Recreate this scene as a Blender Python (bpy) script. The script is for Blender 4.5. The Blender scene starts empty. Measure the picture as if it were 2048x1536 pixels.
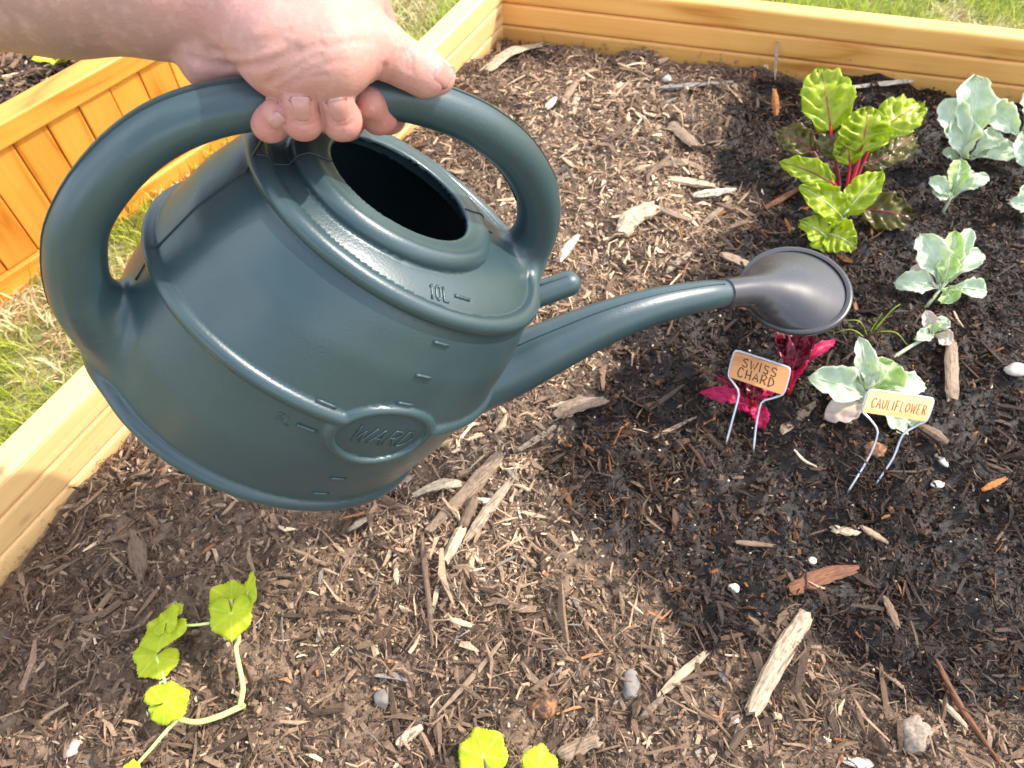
import bpy, bmesh, math, random
import numpy as np
from mathutils import Vector, Matrix

# ------------------------------------------------------------------ camera, light, exposure
SC = bpy.context.scene
COL = SC.collection
CAM_H = 0.75
PITCH = math.radians(55.4)          # below the horizon
FPX = 1539.0                        # focal length in pixels of a 2048 wide frame
cam_data = bpy.data.cameras.new('camera')
cam = bpy.data.objects.new('camera', cam_data)
COL.objects.link(cam)
cam.location = (0, 0, CAM_H)
cam.rotation_euler = (math.pi / 2 - PITCH, 0, 0)
cam_data.sensor_width = 36.0
cam_data.lens = 36.0 * FPX / 2048.0
cam_data.clip_start = 0.01
cam_data.clip_end = 400.0
cam_data.dof.use_dof = True
cam_data.dof.focus_distance = 0.56
cam_data.dof.aperture_fstop = 13.0
SC.camera = cam

SUN_AZ = math.radians(72)           # clockwise from +Y
SUN_EL = math.radians(45)
world = bpy.data.worlds.new('World')
SC.world = world
world.use_nodes = True
wn = world.node_tree
sky = wn.nodes.new('ShaderNodeTexSky')
sky.sky_type = 'NISHITA'
sky.sun_disc = False
sky.sun_elevation = SUN_EL
sky.sun_rotation = SUN_AZ
sky.air_density = 1.0
sky.dust_density = 2.5
bg = wn.nodes['Background']
bg.inputs['Strength'].default_value = 0.15
# broken bright cloud added to the unseen sky for fill light and reflections
tc = wn.nodes.new('ShaderNodeTexCoord')
mp = wn.nodes.new('ShaderNodeMapping'); mp.inputs['Scale'].default_value = (1, 1, 2.2)
nz = wn.nodes.new('ShaderNodeTexNoise'); nz.inputs['Scale'].default_value = 2.3; nz.inputs['Detail'].default_value = 6; nz.inputs['Roughness'].default_value = .55
cr = wn.nodes.new('ShaderNodeValToRGB'); cr.color_ramp.elements[0].position = .46; cr.color_ramp.elements[1].position = .66
mx = wn.nodes.new('ShaderNodeMix'); mx.data_type = 'RGBA'
mx.inputs[7].default_value = (7.6, 7.8, 8.3, 1)
wn.links.new(tc.outputs['Generated'], mp.inputs[0]); wn.links.new(mp.outputs[0], nz.inputs['Vector']); wn.links.new(nz.outputs[0], cr.inputs[0])
wn.links.new(cr.outputs[0], mx.inputs[0]); wn.links.new(sky.outputs[0], mx.inputs[6]); wn.links.new(mx.outputs[2], bg.inputs[0])

sun_data = bpy.data.lights.new('sun', 'SUN')
sun_data.energy = 2.0
sun_data.angle = math.radians(0.8)
sun_data.color = (1.0, 0.95, 0.87)
sun = bpy.data.objects.new('sun', sun_data)
COL.objects.link(sun)
sun_dir = Vector((math.sin(SUN_AZ) * math.cos(SUN_EL), math.cos(SUN_AZ) * math.cos(SUN_EL), math.sin(SUN_EL)))
sun.rotation_euler = sun_dir.to_track_quat('Z', 'Y').to_euler()
sun.location = sun_dir * 5

vs = SC.view_settings
vs.view_transform = 'Standard'
vs.look = 'None'
vs.gamma = 1.0
vs.use_curve_mapping = False
vs.exposure = 1.38
SC.cycles.max_bounces = 8
SC.cycles.transparent_max_bounces = 6
SC.cycles.caustics_reflective = False
SC.cycles.caustics_refractive = False
SC.cycles.use_denoising = True

rng = np.random.default_rng(7)
random.seed(7)

# ------------------------------------------------------------------ survey helpers
_sp, _cp = math.sin(PITCH), math.cos(PITCH)
RW = np.array([[1, 0, 0], [0, -_sp, _cp], [0, -_cp, -_sp]])
ORG = np.array([0, 0, CAM_H])

def ground(px, py, z=0.0):
    """point at height z seen at photo position (px, py)"""
    v = RW @ np.array([(px - 1024) / FPX, (py - 768) / FPX, 1.0])
    return v * ((z - CAM_H) / v[2]) + ORG

def at_depth(px, py, d):
    return RW @ np.array([(px - 1024) / FPX * d, (py - 768) / FPX * d, d]) + ORG

def depth_of(P):
    return float((RW.T @ (np.asarray(P) - ORG))[2])

def _hash(ix, iy, seed):
    n = (ix.astype(np.int64) * 374761393 + iy.astype(np.int64) * 668265263 + seed * 1442695) & 0x7fffffff
    n = ((n ^ (n >> 13)) * 1274126177) & 0x7fffffff
    return ((n ^ (n >> 16)) & 0xffff) / 65535.0

def vnoise(x, y, seed=0):
    x = np.asarray(x, float); y = np.asarray(y, float)
    ix = np.floor(x); iy = np.floor(y)
    fx = x - ix; fy = y - iy
    fx = fx * fx * (3 - 2 * fx); fy = fy * fy * (3 - 2 * fy)
    a = _hash(ix, iy, seed); b = _hash(ix + 1, iy, seed)
    c = _hash(ix, iy + 1, seed); d = _hash(ix + 1, iy + 1, seed)
    return (a * (1 - fx) + b * fx) * (1 - fy) + (c * (1 - fx) + d * fx) * fy

# ------------------------------------------------------------------ object helpers
def tag(o, label=None, cat=None, group=None, kind=None):
    if label: o['label'] = label
    if cat: o['category'] = cat
    if group: o['group'] = group
    if kind: o['kind'] = kind
    return o

def thing(name, label, cat, loc, group=None, matrix=None):
    o = bpy.data.objects.new(name, None)
    COL.objects.link(o)
    o.empty_display_size = 0.02
    if matrix is not None:
        o.matrix_world = matrix
        o['_ox'] = (0.0, 0.0, 0.0)
    else:
        o.location = tuple(loc)
        o['_ox'] = tuple(float(c) for c in loc)
    return tag(o, label, cat, group)

def make_mesh(name, V, F, smooth=True, col=None, wet=None, normals=None):
    me = bpy.data.meshes.new(name)
    V = np.asarray(V, np.float32)
    if isinstance(F, np.ndarray):
        k = F.shape[1]; n = len(F)
        me.vertices.add(len(V)); me.vertices.foreach_set('co', V.ravel())
        me.loops.add(n * k); me.loops.foreach_set('vertex_index', F.astype(np.int32).ravel())
        me.polygons.add(n)
        me.polygons.foreach_set('loop_start', np.arange(0, n * k, k, dtype=np.int32))
        me.polygons.foreach_set('loop_total', np.full(n, k, np.int32))
        me.update(calc_edges=True)
        me.validate()
    else:
        me.from_pydata([tuple(map(float, v)) for v in V], [], [tuple(int(i) for i in f) for f in F])
        me.update()
    me.polygons.foreach_set('use_smooth', np.full(len(me.polygons), bool(smooth)))
    if col is not None:
        a = me.color_attributes.new('Col', 'FLOAT_COLOR', 'POINT')
        c = np.ones((len(V), 4), np.float32); c[:, :3] = col
        a.data.foreach_set('color', c.ravel())
    if wet is not None:
        a = me.attributes.new('Wet', 'FLOAT', 'POINT')
        a.data.foreach_set('value', np.asarray(wet, np.float32))
    if normals is not None:
        me.normals_split_custom_set_from_vertices([tuple(map(float, n)) for n in normals])
    return me

def part(name, V, F, mat, parent=None, smooth=True, **kw):
    """a mesh object from world coordinates (or its root's own frame); parent keeps it where it is"""
    V = np.asarray(V, float)
    if parent is not None:
        V = V - np.array(parent.get('_ox', (0, 0, 0)))
    me = make_mesh(name, V, F, smooth, **kw)
    me.materials.append(mat)
    o = bpy.data.objects.new(name, me)
    COL.objects.link(o)
    if parent is not None:
        o.parent = parent
        o['_ox'] = tuple(parent.get('_ox', (0, 0, 0)))
    return o

def solo(name, V, F, mat, label, cat, group=None, kind=None, **kw):
    """a thing that is one mesh: origin at its foot"""
    V = np.asarray(V, float)
    c = V.mean(0); c[2] = V[:, 2].min()
    me = make_mesh(name, V - c, F, **kw)
    me.materials.append(mat)
    o = bpy.data.objects.new(name, me)
    COL.objects.link(o)
    o.location = tuple(c)
    return tag(o, label, cat, group, kind)

def unit(v):
    v = np.asarray(v, float)
    return v / (np.linalg.norm(v) + 1e-12)

def catmull(P, n=8):
    P = np.asarray(P, float)
    Q = np.vstack([2 * P[0] - P[1], P, 2 * P[-1] - P[-2]])
    out = []
    for i in range(1, len(Q) - 2):
        for t in np.linspace(0, 1, n, endpoint=False):
            a, b, c, d = Q[i - 1], Q[i], Q[i + 1], Q[i + 2]
            out.append(.5 * (2 * b + (c - a) * t + (2 * a - 5 * b + 4 * c - d) * t * t + (3 * b - a - 3 * c + d) * t ** 3))
    out.append(Q[-2])
    return np.array(out)

def tube(P, r, n=8, flat=1.0, up=None, cap=True):
    """swept tube; r scalar or one per point"""
    P = np.asarray(P, float); m = len(P)
    r = np.broadcast_to(np.asarray(r, float), (m,))
    T = np.gradient(P, axis=0); T /= np.linalg.norm(T, axis=1)[:, None] + 1e-12
    u = np.array(up if up is not None else (0, 0, 1.0))
    if abs(unit(u) @ T[0]) > .95: u = np.array([1.0, 0, 0])
    V = []
    for i in range(m):
        u = unit(u - (u @ T[i]) * T[i]); w = np.cross(T[i], u)
        for k in range(n):
            a = 2 * math.pi * k / n
            V.append(P[i] + r[i] * (math.cos(a) * w + math.sin(a) * u * flat))
    F = []
    for i in range(m - 1):
        for k in range(n):
            k2 = (k + 1) % n
            F.append((i * n + k, i * n + k2, (i + 1) * n + k2, (i + 1) * n + k))
    if cap:
        F.append(tuple(range(n - 1, -1, -1))); F.append(tuple((m - 1) * n + k for k in range(n)))
    return np.array(V), F

def merge(parts):
    V = []; F = []; o = 0
    for v, f in parts:
        V.append(np.asarray(v)); F += [tuple(int(i) + o for i in q) for q in f]; o += len(v)
    return np.vstack(V), F

def rbox(L, W, Hh, b, seg=1):
    """box centred in x,y and resting on z=0 with bevelled edges (chamfer b)"""
    bm = bmesh.new()
    bmesh.ops.create_cube(bm, size=1.0)
    for v in bm.verts:
        v.co = Vector((v.co.x * L, v.co.y * W, (v.co.z + .5) * Hh))
    bmesh.ops.bevel(bm, geom=list(bm.edges), offset=b, segments=seg, profile=.5, affect='EDGES')
    V = np.array([v.co[:] for v in bm.verts])
    bm.verts.index_update()
    F = [tuple(v.index for v in f.verts) for f in bm.faces]
    bm.free()
    return V, F

# ------------------------------------------------------------------ materials
class NT:
    def __init__(s, name):
        s.m = bpy.data.materials.new(name); s.m.use_nodes = True
        s.t = s.m.node_tree; s.b = s.t.nodes['Principled BSDF']; s.out = s.t.nodes['Material Output']
    def n(s, typ, **kw):
        d = s.t.nodes.new('ShaderNode' + typ)
        for k, v in kw.items():
            if k in d.inputs.keys(): d.inputs[k].default_value = v
            else: setattr(d, k, v)
        return d
    def l(s, a, b): s.t.links.new(a, b)
    def set(s, **kw):
        for k, v in kw.items():
            s.b.inputs[k.replace('_', ' ')].default_value = v
    def ramp(s, fac, stops):
        r = s.n('ValToRGB'); e = r.color_ramp.elements
        while len(e) < len(stops): e.new(.5)
        for q, (p, c) in zip(e, stops):
            q.position = p; q.color = (*c, 1) if len(c) == 3 else c
        s.l(fac, r.inputs[0]); return r.outputs[0]
    def mix(s, fac, a, b, mode='MIX'):
        m = s.n('Mix', data_type='RGBA', blend_type=mode)
        for sock, val in ((m.inputs[0], fac), (m.inputs[6], a), (m.inputs[7], b)):
            if hasattr(val, 'is_output'): s.l(val, sock)
            else: sock.default_value = val if not isinstance(val, tuple) or len(val) == 4 else (*val, 1)
        return m.outputs[2]
    def noise(s, vec, scale, detail=4, rough=.55, dist=0):
        q = s.n('TexNoise', Scale=scale, Detail=detail, Roughness=rough, Distortion=dist)
        if vec is not None: s.l(vec, q.inputs['Vector'])
        return q.outputs[0]
    def obj(s): return s.n('TexCoord').outputs['Object']
    def mapping(s, vec, scale=(1, 1, 1), rot=(0, 0, 0), loc=None):
        m = s.n('Mapping'); s.l(vec, m.inputs['Vector']); m.inputs['Scale'].default_value = scale; m.inputs['Rotation'].default_value = rot
        if loc is not None: s.l(loc, m.inputs['Location'])
        return m.outputs[0]
    def bump(s, h, strength=.3, dist=.001, nrm=None):
        b = s.n('Bump'); b.inputs['Strength'].default_value = strength; b.inputs['Distance'].default_value = dist
        s.l(h, b.inputs['Height'])
        if nrm is not None: s.l(nrm, b.inputs['Normal'])
        s.l(b.outputs[0], s.b.inputs['Normal']); return b.outputs[0]
    def math(s, op, a, b=None):
        m = s.n('Math', operation=op)
        for i, v in enumerate((a, b)):
            if v is None: continue
            if hasattr(v, 'is_output'): s.l(v, m.inputs[i])
            else: m.inputs[i].default_value = v
        return m.outputs[0]

def mat_wood(name, light, dark, gloss=.45, soiled=False):
    t = NT(name)
    info = t.n('ObjectInfo')
    rv = t.n('Vector' + 'Math', operation='SCALE'); 
    comb = t.n('CombineXYZ'); t.l(info.outputs['Random'], comb.inputs[0]); t.l(info.outputs['Random'], comb.inputs[1]); t.l(info.outputs['Random'], comb.inputs[2])
    t.l(comb.outputs[0], rv.inputs[0]); rv.inputs['Scale'].default_value = 37.0
    v = t.mapping(t.obj(), (1.0, 1.0, 1.0), loc=rv.outputs[0])
    field = t.noise(t.mapping(v, (1.7, 15, 15)), 1.0, 2, .45)
    w = t.math('PINGPONG', t.math('MULTIPLY', field, 9.0), 1.0)          # flame-like growth rings
    fine = t.noise(t.mapping(v, (7, 210, 210)), 1.0, 4, .6)
    g = t.math('ADD', t.math('MULTIPLY', t.math('POWER', w, 3.0), .52), t.math('MULTIPLY', fine, .66))
    c = t.ramp(g, [(.28, light), (.60, tuple(.6 * a + .4 * b for a, b in zip(light, dark))), (.90, dark)])
    knot = t.n('TexVoronoi', Scale=7.0); t.l(t.mapping(v, (1.0, 2.0, 2.0)), knot.inputs['Vector'])
    kf = t.ramp(knot.outputs['Distance'], [(.04, (1, 1, 1)), (.10, (0, 0, 0))])
    kc = tuple(x * .45 for x in dark)
    c = t.mix(kf, c, kc)
    blot = t.noise(v, 9, 3)
    c = t.mix(t.ramp(blot, [(.4, (0, 0, 0)), (.75, (.35, .35, .35))]), c, tuple(min(1, x * 1.25 + .02) for x in light))
    if soiled:          # splashed soil along the foot of the boards
        pos = t.n('NewGeometry').outputs['Position']; sx_ = t.n('SeparateXYZ'); t.l(pos, sx_.inputs[0])
        lvl = t.math('SUBTRACT', .040, sx_.outputs[2])
        dm = t.math('ADD', t.math('MULTIPLY', lvl, 9.0), t.math('MULTIPLY', t.math('SUBTRACT', t.noise(pos, 70, 5, .7), .62), 3.2))
        c = t.mix(t.ramp(dm, [(.0, (0, 0, 0)), (.55, (.85, .85, .85))]), c, (.16, .105, .07))
    var = t.n('HueSaturation'); t.l(c, var.inputs['Color'])
    t.l(t.math('ADD', t.math('MULTIPLY', info.outputs['Random'], .3), .85), var.inputs['Value'])
    t.l(var.outputs[0], t.b.inputs['Base Color'])
    t.set(Roughness=gloss)
    t.bump(t.math('ADD', fine, t.math('MULTIPLY', w, .5)), .35, .0006)
    return t.m

def mat_mulch(name):
    t = NT(name)
    a = t.n('Attribute', attribute_name='Col'); wt = t.n('Attribute', attribute_name='Wet')
    v = t.n('NewGeometry').outputs['Position']
    n1 = t.noise(v, 420, 3, .65); n2 = t.noise(v, 90, 3)
    k = t.ramp(n1, [(.2, (.55, .55, .55)), (.8, (1.35, 1.35, 1.35))])
    c = t.mix(1.0, a.outputs['Color'], k, 'MULTIPLY')
    c = t.mix(1.0, c, t.ramp(n2, [(.25, (.75, .75, .75)), (.75, (1.2, 1.2, 1.2))]), 'MULTIPLY')
    t.l(c, t.b.inputs['Base Color'])
    r = t.math('SUBTRACT', .92, t.math('MULTIPLY', wt.outputs['Fac'], .36))
    t.l(r, t.b.inputs['Roughness'])
    t.set(**{'Specular_IOR_Level': .25})
    t.bump(n1, .7, .0012)
    return t.m

def mat_chip(name):
    """wood chip with grain along its own x axis, colour from the object"""
    t = NT(name)
    info = t.n('ObjectInfo')
    v = t.obj()
    g = t.noise(t.mapping(v, (40, 700, 700)), 1.0, 4, .65)
    n2 = t.noise(v, 130, 3)
    k = t.ramp(g, [(.28, (.35, .32, .30)), (.5, (.9, .88, .86)), (.72, (1.3, 1.3, 1.3))])
    c = t.mix(1.0, info.outputs['Color'], k, 'MULTIPLY')
    c = t.mix(t.ramp(n2, [(.5, (0, 0, 0)), (.72, (.55, .55, .55))]), c, (.06, .042, .032))
    t.l(c, t.b.inputs['Base Color'])
    t.set(Roughness=.8, Specular_IOR_Level=.3)
    t.bump(g, .6, .0009)
    return t.m

def mat_leaf(name, c1, c2, vein, transl=.45, rough=.35, scale=60, spec=.5, edge=None):
    t = NT(name)
    uv = t.n('Attribute', attribute_name='Col')       # r: along, g: across, b: vein mask
    sep = t.n('SeparateColor'); t.l(uv.outputs['Color'], sep.inputs[0])
    v = t.n('NewGeometry').outputs['Position']
    n = t.noise(v, scale, 4, .6)
    c = t.mix(t.ramp(n, [(.3, (0, 0, 0)), (.7, (1, 1, 1))]), c1, c2)
    c = t.mix(t.math('MULTIPLY', sep.outputs[2], .75), c, vein)
    if edge:
        e = t.math('ABSOLUTE', t.math('SUBTRACT', sep.outputs[1], .5))
        c = t.mix(t.ramp(e, [(.40, (0, 0, 0)), (.49, (.8, .8, .8))]), c, edge)
    t.l(c, t.b.inputs['Base Color'])
    t.set(Roughness=rough, Specular_IOR_Level=spec)
    t.bump(t.noise(v, scale * 4, 3), .25, .0008)
    tr = t.n('BsdfTranslucent'); t.l(t.mix(1.0, c, (1.5, 1.45, .55), 'MULTIPLY'), tr.inputs[0])
    ms = t.n('MixShader'); ms.inputs[0].default_value = transl
    t.l(t.b.outputs[0], ms.inputs[1]); t.l(tr.outputs[0], ms.inputs[2]); t.l(ms.outputs[0], t.out.inputs[0])
    return t.m

def mat_plain(name, col, rough=.5, metal=0, vary=.15, scale=80, bump=.1, spec=.5):
    t = NT(name)
    v = t.obj(); n = t.noise(v, scale, 4)
    lo = tuple(x * (1 - vary) for x in col); hi = tuple(min(1, x * (1 + vary)) for x in col)
    t.l(t.ramp(n, [(.3, lo), (.7, hi)]), t.b.inputs['Base Color'])
    t.set(Roughness=rough, Metallic=metal, Specular_IOR_Level=spec)
    if bump: t.bump(n, bump, .001)
    return t.m

def mat_plastic(name, col, rough, orange_peel=.25, spec=.5):
    t = NT(name)
    v = t.obj()
    n1 = t.noise(v, 620, 2, .5); n2 = t.noise(v, 1700, 2, .5); n3 = t.noise(v, 14, 3)
    t.l(t.ramp(n3, [(.3, tuple(x * .9 for x in col)), (.7, tuple(x * 1.12 for x in col))]), t.b.inputs['Base Color'])
    t.set(Specular_IOR_Level=spec)
    patch = t.ramp(t.noise(v, 22, 3), [(.35, (.35, .35, .35)), (.65, (1, 1, 1))])
    h = t.math('ADD', t.math('MULTIPLY', n1, .8), t.math('MULTIPLY', n2, .35))
    h = t.math('MULTIPLY', h, patch)
    t.l(t.math('ADD', t.math('MULTIPLY', t.noise(v, 30, 4, .65), .22), rough - .11), t.b.inputs['Roughness'])
    if orange_peel: t.bump(h, orange_peel, .0007)
    return t.m

def mat_skin(name):
    t = NT(name)
    v = t.obj()
    n = t.noise(v, 38, 4, .6); n2 = t.noise(v, 150, 3, .6); n3 = t.noise(t.mapping(v, (1, 1, 1)), 600, 3, .6)
    a = t.n('Attribute', attribute_name='Col')
    c = t.mix(t.ramp(n, [(.35, (0, 0, 0)), (.68, (.4, .4, .4))]), a.outputs['Color'], (.52, .22, .17))
    c = t.mix(t.ramp(n2, [(.5, (0, 0, 0)), (.78, (.4, .4, .4))]), c, (.60, .40, .33))
    c = t.mix(t.ramp(t.noise(v, 420, 3, .7), [(.6, (0, 0, 0)), (.78, (.5, .5, .5))]), c, (.42, .18, .14))
    t.l(c, t.b.inputs['Base Color'])
    t.set(Roughness=.52, Subsurface_Weight=.22, Subsurface_Scale=.004, Specular_IOR_Level=.35)
    t.b.inputs['Subsurface Radius'].default_value = (1.0, .35, .2)
    fold = t.noise(t.mapping(v, (70, 150, 150), (.3, .5, .2)), 1.0, 4, .6)
    h = t.math('ADD', t.math('MULTIPLY', n3, .45), t.math('MULTIPLY', fold, 1.0))
    h = t.math('ADD', h, t.math('MULTIPLY', t.noise(v, 240, 3, .6), .6))
    t.bump(h, .42, .0011)
    return t.m

# ================================================================== SETTING
M_BED = mat_wood('stained_pine', (.76, .48, .20), (.54, .275, .075), .45, True)
M_BEDB = mat_wood('bounce_tinted_pine', (.90, .46, .125), (.60, .235, .035), .42, True)  # shaded back boards: bounce-lit orange put into the pine's colour
M_BED2 = mat_wood('orange_stained_pine', (.82, .335, .048), (.54, .165, .012), .36)
M_MULCH = mat_mulch('mulch')
M_CHIP = mat_chip('wood_chip')
LAWN_Z = -0.125
PITCHB = 0.038                     # height of one board
TOPZ = 0.106

def board(name, parent, p0, p1, thick, z0, z1, mat, side, bevel=.004, end=0.0):
    """board whose inner face runs p0 -> p1; side=+1: thickness to the left of that direction"""
    p0 = np.array(p0, float); p1 = np.array(p1, float)
    d = p1 - p0; L = np.linalg.norm(d); u = d / L; nrm = np.array([-u[1], u[0]]) * side
    V, F = rbox(L + 2 * end, thick, z1 - z0, bevel, 3)
    me = make_mesh(name, V, F, smooth=False); me.materials.append(mat)
    for p in me.polygons: p.use_smooth = p.area < 2.2e-3 * L
    o = bpy.data.objects.new(name, me); COL.objects.link(o)
    c = (p0 + p1) / 2 + nrm * thick / 2
    ox = np.array(parent['_ox'])
    o.parent = parent
    o.location = (c[0] - ox[0], c[1] - ox[1], z0 - ox[2])
    o.rotation_euler = (0, 0, math.atan2(u[1], u[0]))
    o['_ox'] = tuple(ox)
    return o

# ---- the raised bed being watered
BC = np.array([-.015, 1.227])                       # inner corner
BU = np.array([math.sin(math.radians(27.44)), math.cos(math.radians(27.44))])
BV = unit([.789, -.168])
bed = thing('raised_bed', 'near raised garden bed of stacked honey pine boards filled with mulch', 'raised bed', (BC[0], BC[1], LAWN_Z), 'timber raised beds')
lv = [TOPZ - PITCHB * k for k in range(7)]
for k in range(6):
    j = rng.normal(0, .0009)
    board('board', bed, BC - BU * 1.62 + np.array([BU[1], -BU[0]]) * j, BC + BU * .03 + np.array([BU[1], -BU[0]]) * j, .034, lv[k + 1] + .0006, lv[k] - .0006, M_BED, 1, .0045 if k else .006)
    j = rng.normal(0, .0009)
    board('board', bed, BC - BV * .008 + np.array([BV[1], -BV[0]]) * j, BC + BV * 1.45 + np.array([BV[1], -BV[0]]) * j, .030, lv[k + 1] + .0002, lv[k] - .001, M_BEDB, 1, .0045 if k else .006)

# ---- the neighbouring bed with upright planks
B2P = np.array([-.676, .856]); B2H = math.radians(36.8)
B2U = np.array([math.sin(B2H), math.cos(B2H)]); B2N = np.array([B2U[1], -B2U[0]])       # B2N points to the right, out of the bed
bed2 = thing('raised_bed', 'neighbouring raised bed of upright orange planks with a wide top rail', 'raised bed', (B2P[0], B2P[1], LAWN_Z), 'timber raised beds')
S0, S1 = -.62, .40
q0 = B2P + B2U * S0; q1 = B2P + B2U * S1
board('top_rail', bed2, q0, q1, .040, .076, .110, M_BED2, 1, .004)
board('plinth', bed2, q0 - B2N * .001, q1 - B2N * .001, .026, LAWN_Z - .01, -.088, M_BED2, 1, .005)
npl = int((S1 - S0) / .052)
for k in range(npl):
    a = S0 + k * .052
    jj = rng.normal(0, .0008)
    pl = board('plank', bed2, B2P + B2U * (a + .0007) - B2N * (.0075 + jj), B2P + B2U * (a + .0513) - B2N * (.0075 + jj), .018, -.087, .0755, M_BED2, 1, .0022)
    # planks: grain runs upright
for o in [c for c in bed2.children if c.name.startswith('plank')]:
    o.data.transform(Matrix.Translation((0, 0, -.080)))
    o.data.transform(Matrix.Rotation(math.pi / 2, 4, 'Y'))
    m = Matrix.Rotation(-math.pi / 2, 4, 'Y')
    o.location.z += .080
    o.rotation_euler = (Matrix.Rotation(o.rotation_euler.z, 4, 'Z') @ m).to_euler()
# end and far walls of that bed
q2 = q1 - B2N * .30; q3 = q0 - B2N * .30
board('end_wall', bed2, q1 - B2N * .012, q2, .022, LAWN_Z, .070, M_BED2, -1, .003)
board('top_rail', bed2, q1 - B2U * .040 - B2N * .041, q2 - B2U * .040, .038, .0745, .1095, M_BED2, -1, .004)
board('far_wall', bed2, q3, q2, .022, LAWN_Z, .0725, M_BED2, 1, .003)
board('top_rail', bed2, q3 + B2N * .022, q2 + B2N * .022, .040, .0735, .1085, M_BED2, 1, .004)

# ---- wetness and shape of the soil
WETPOLY = np.array([ground(*q)[:2] for q in [(1440, 190), (1415, 330), (1490, 430), (1430, 530), (1260, 640), (1200, 760), (1095, 950), (1120, 1080), (1230, 1190), (1400, 1275),
                                             (1560, 1290), (1680, 1390), (1850, 1450), (2150, 1480), (2350, 100), (1500, 165)]])

def poly_sd(x, y, P):
    x = np.asarray(x, float); y = np.asarray(y, float)
    d = np.full(x.shape, 1e9); ins = np.zeros(x.shape, bool)
    for i in range(len(P)):
        a = P[i]; b = P[(i + 1) % len(P)]; e = b - a
        t = np.clip(((x - a[0]) * e[0] + (y - a[1]) * e[1]) / (e @ e), 0, 1)
        d = np.minimum(d, np.hypot(x - a[0] - e[0] * t, y - a[1] - e[1] * t))
        c = ((a[1] > y) != (b[1] > y)) & (x < e[0] * (y - a[1]) / (e[1] + 1e-12) + a[0])
        ins ^= c
    return np.where(ins, -d, d)

def wetness(x, y):
    s = poly_sd(x, y, WETPOLY) + (vnoise(np.asarray(x) * 22, np.asarray(y) * 22, 5) - .5) * .065 + (vnoise(np.asarray(x) * 70, np.asarray(y) * 70, 6) - .5) * .035
    return np.clip(.5 - s / .034, 0, 1)

MND = ground(900, 155)[:2]
def soil_h(x, y):
    x = np.asarray(x, float); y = np.asarray(y, float)
    h = (vnoise(x * 7, y * 7, 1) - .5) * .028 + (vnoise(x * 19, y * 19, 2) - .5) * .019 + (vnoise(x * 48, y * 48, 3) - .5) * .011 + (vnoise(x * 130, y * 130, 4) - .5) * .0045
    h = h + .028 * np.exp(-((x - MND[0]) ** 2 + (y - MND[1]) ** 2) / .09 ** 2) + .004
    return h

def inside_bed(x, y, pad=0.0):
    a = (x - BC[0]) * BU[1] - (y - BC[1]) * BU[0]         # right of the left wall
    b = -(x - BC[0]) * BV[1] * -1 * -1 + 0
    nb = np.array([-BV[1], BV[0]])
    b = -((x - BC[0]) * nb[0] + (y - BC[1]) * nb[1])      # before the back wall
    return (a > pad) & (b > pad)

gx = np.arange(-.80, 1.20, .004); gy = np.arange(-.28, 1.26, .004)
GX, GY = np.meshgrid(gx, gy)
GZ = soil_h(GX, GY)
V = np.stack([GX.ravel(), GY.ravel(), GZ.ravel()], 1)
nxg = len(gx)
ii, jj = np.meshgrid(np.arange(len(gy) - 1), np.arange(nxg - 1), indexing='ij')
Fq = np.stack([ii * nxg + jj, ii * nxg + jj + 1, (ii + 1) * nxg + jj + 1, (ii + 1) * nxg + jj], -1).reshape(-1, 4)
keep = inside_bed(GX.ravel(), GY.ravel(), -.010)
Fq = Fq[keep[Fq].all(1)]
used = np.unique(Fq); remap = np.full(len(V), -1); remap[used] = np.arange(len(used))
V = V[used]; Fq = remap[Fq]
W = wetness(V[:, 0], V[:, 1])
nz = vnoise(V[:, 0] * 120, V[:, 1] * 120, 9)[:, None]
dry = np.array([.19, .128, .086]) * (.6 + .8 * nz); wetc = np.array([.019, .014, .012]) * (.6 + .8 * nz)
soil = part('soil', V, Fq, M_MULCH, None, col=dry * (1 - W[:, None]) + wetc * W[:, None], wet=W)
soil['kind'] = 'structure'
soil['_ox'] = (0.0, 0.0, 0.0)

# ---- mulch: tens of thousands of small splinters in one mass, the larger chips one by one
PALETTE = np.array([[.066, .044, .033], [.12, .080, .057], [.195, .132, .092], [.285, .200, .138], [.41, .300, .205], [.58, .47, .33], [.18, .16, .145], [.32, .150, .07]])
PALETTE = PALETTE * np.array([1.0, .96, .88])
STRAW = [ground(*q)[:2] for q in [(1120, 200), (1250, 260), (1100, 330), (1180, 430), (1280, 480), (980, 960), (900, 1040), (1400, 390), (1330, 130), (1050, 600), (1230, 690), (1330, 1000)]]

def chip_colours(x, y, n, boost=0.0):
    straw = np.zeros(n)
    for s in STRAW: straw += np.exp(-((x - s[0]) ** 2 + (y - s[1]) ** 2) / .085 ** 2)
    straw = np.clip(straw + boost, 0, 1)
    base = np.array([.17, .29, .30, .14, .055, .012, .02, .013]); pale = np.array([.06, .15, .26, .27, .17, .06, .02, .01])
    Pm = base[None] * (1 - straw[:, None]) + pale[None] * straw[:, None]
    idx = (rng.random(n)[:, None] > np.cumsum(Pm, 1) / Pm.sum(1)[:, None]).sum(1).clip(0, 7)
    c = PALETTE[idx] * rng.uniform(.9, 1.5, (n, 1)) * (1 + .25 * straw[:, None])
    w = wetness(x, y)
    wetc = c * np.array([.165, .130, .110])[None]
    orange = (rng.random(n) < .025) * w
    wetc = wetc * (1 - orange[:, None]) + np.array([.22, .085, .025]) * orange[:, None]
    light = (rng.random(n) < .045)
    w2 = np.where(light, w * .25, w)
    return c * (1 - w2[:, None]) + wetc * w2[:, None], w

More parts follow.
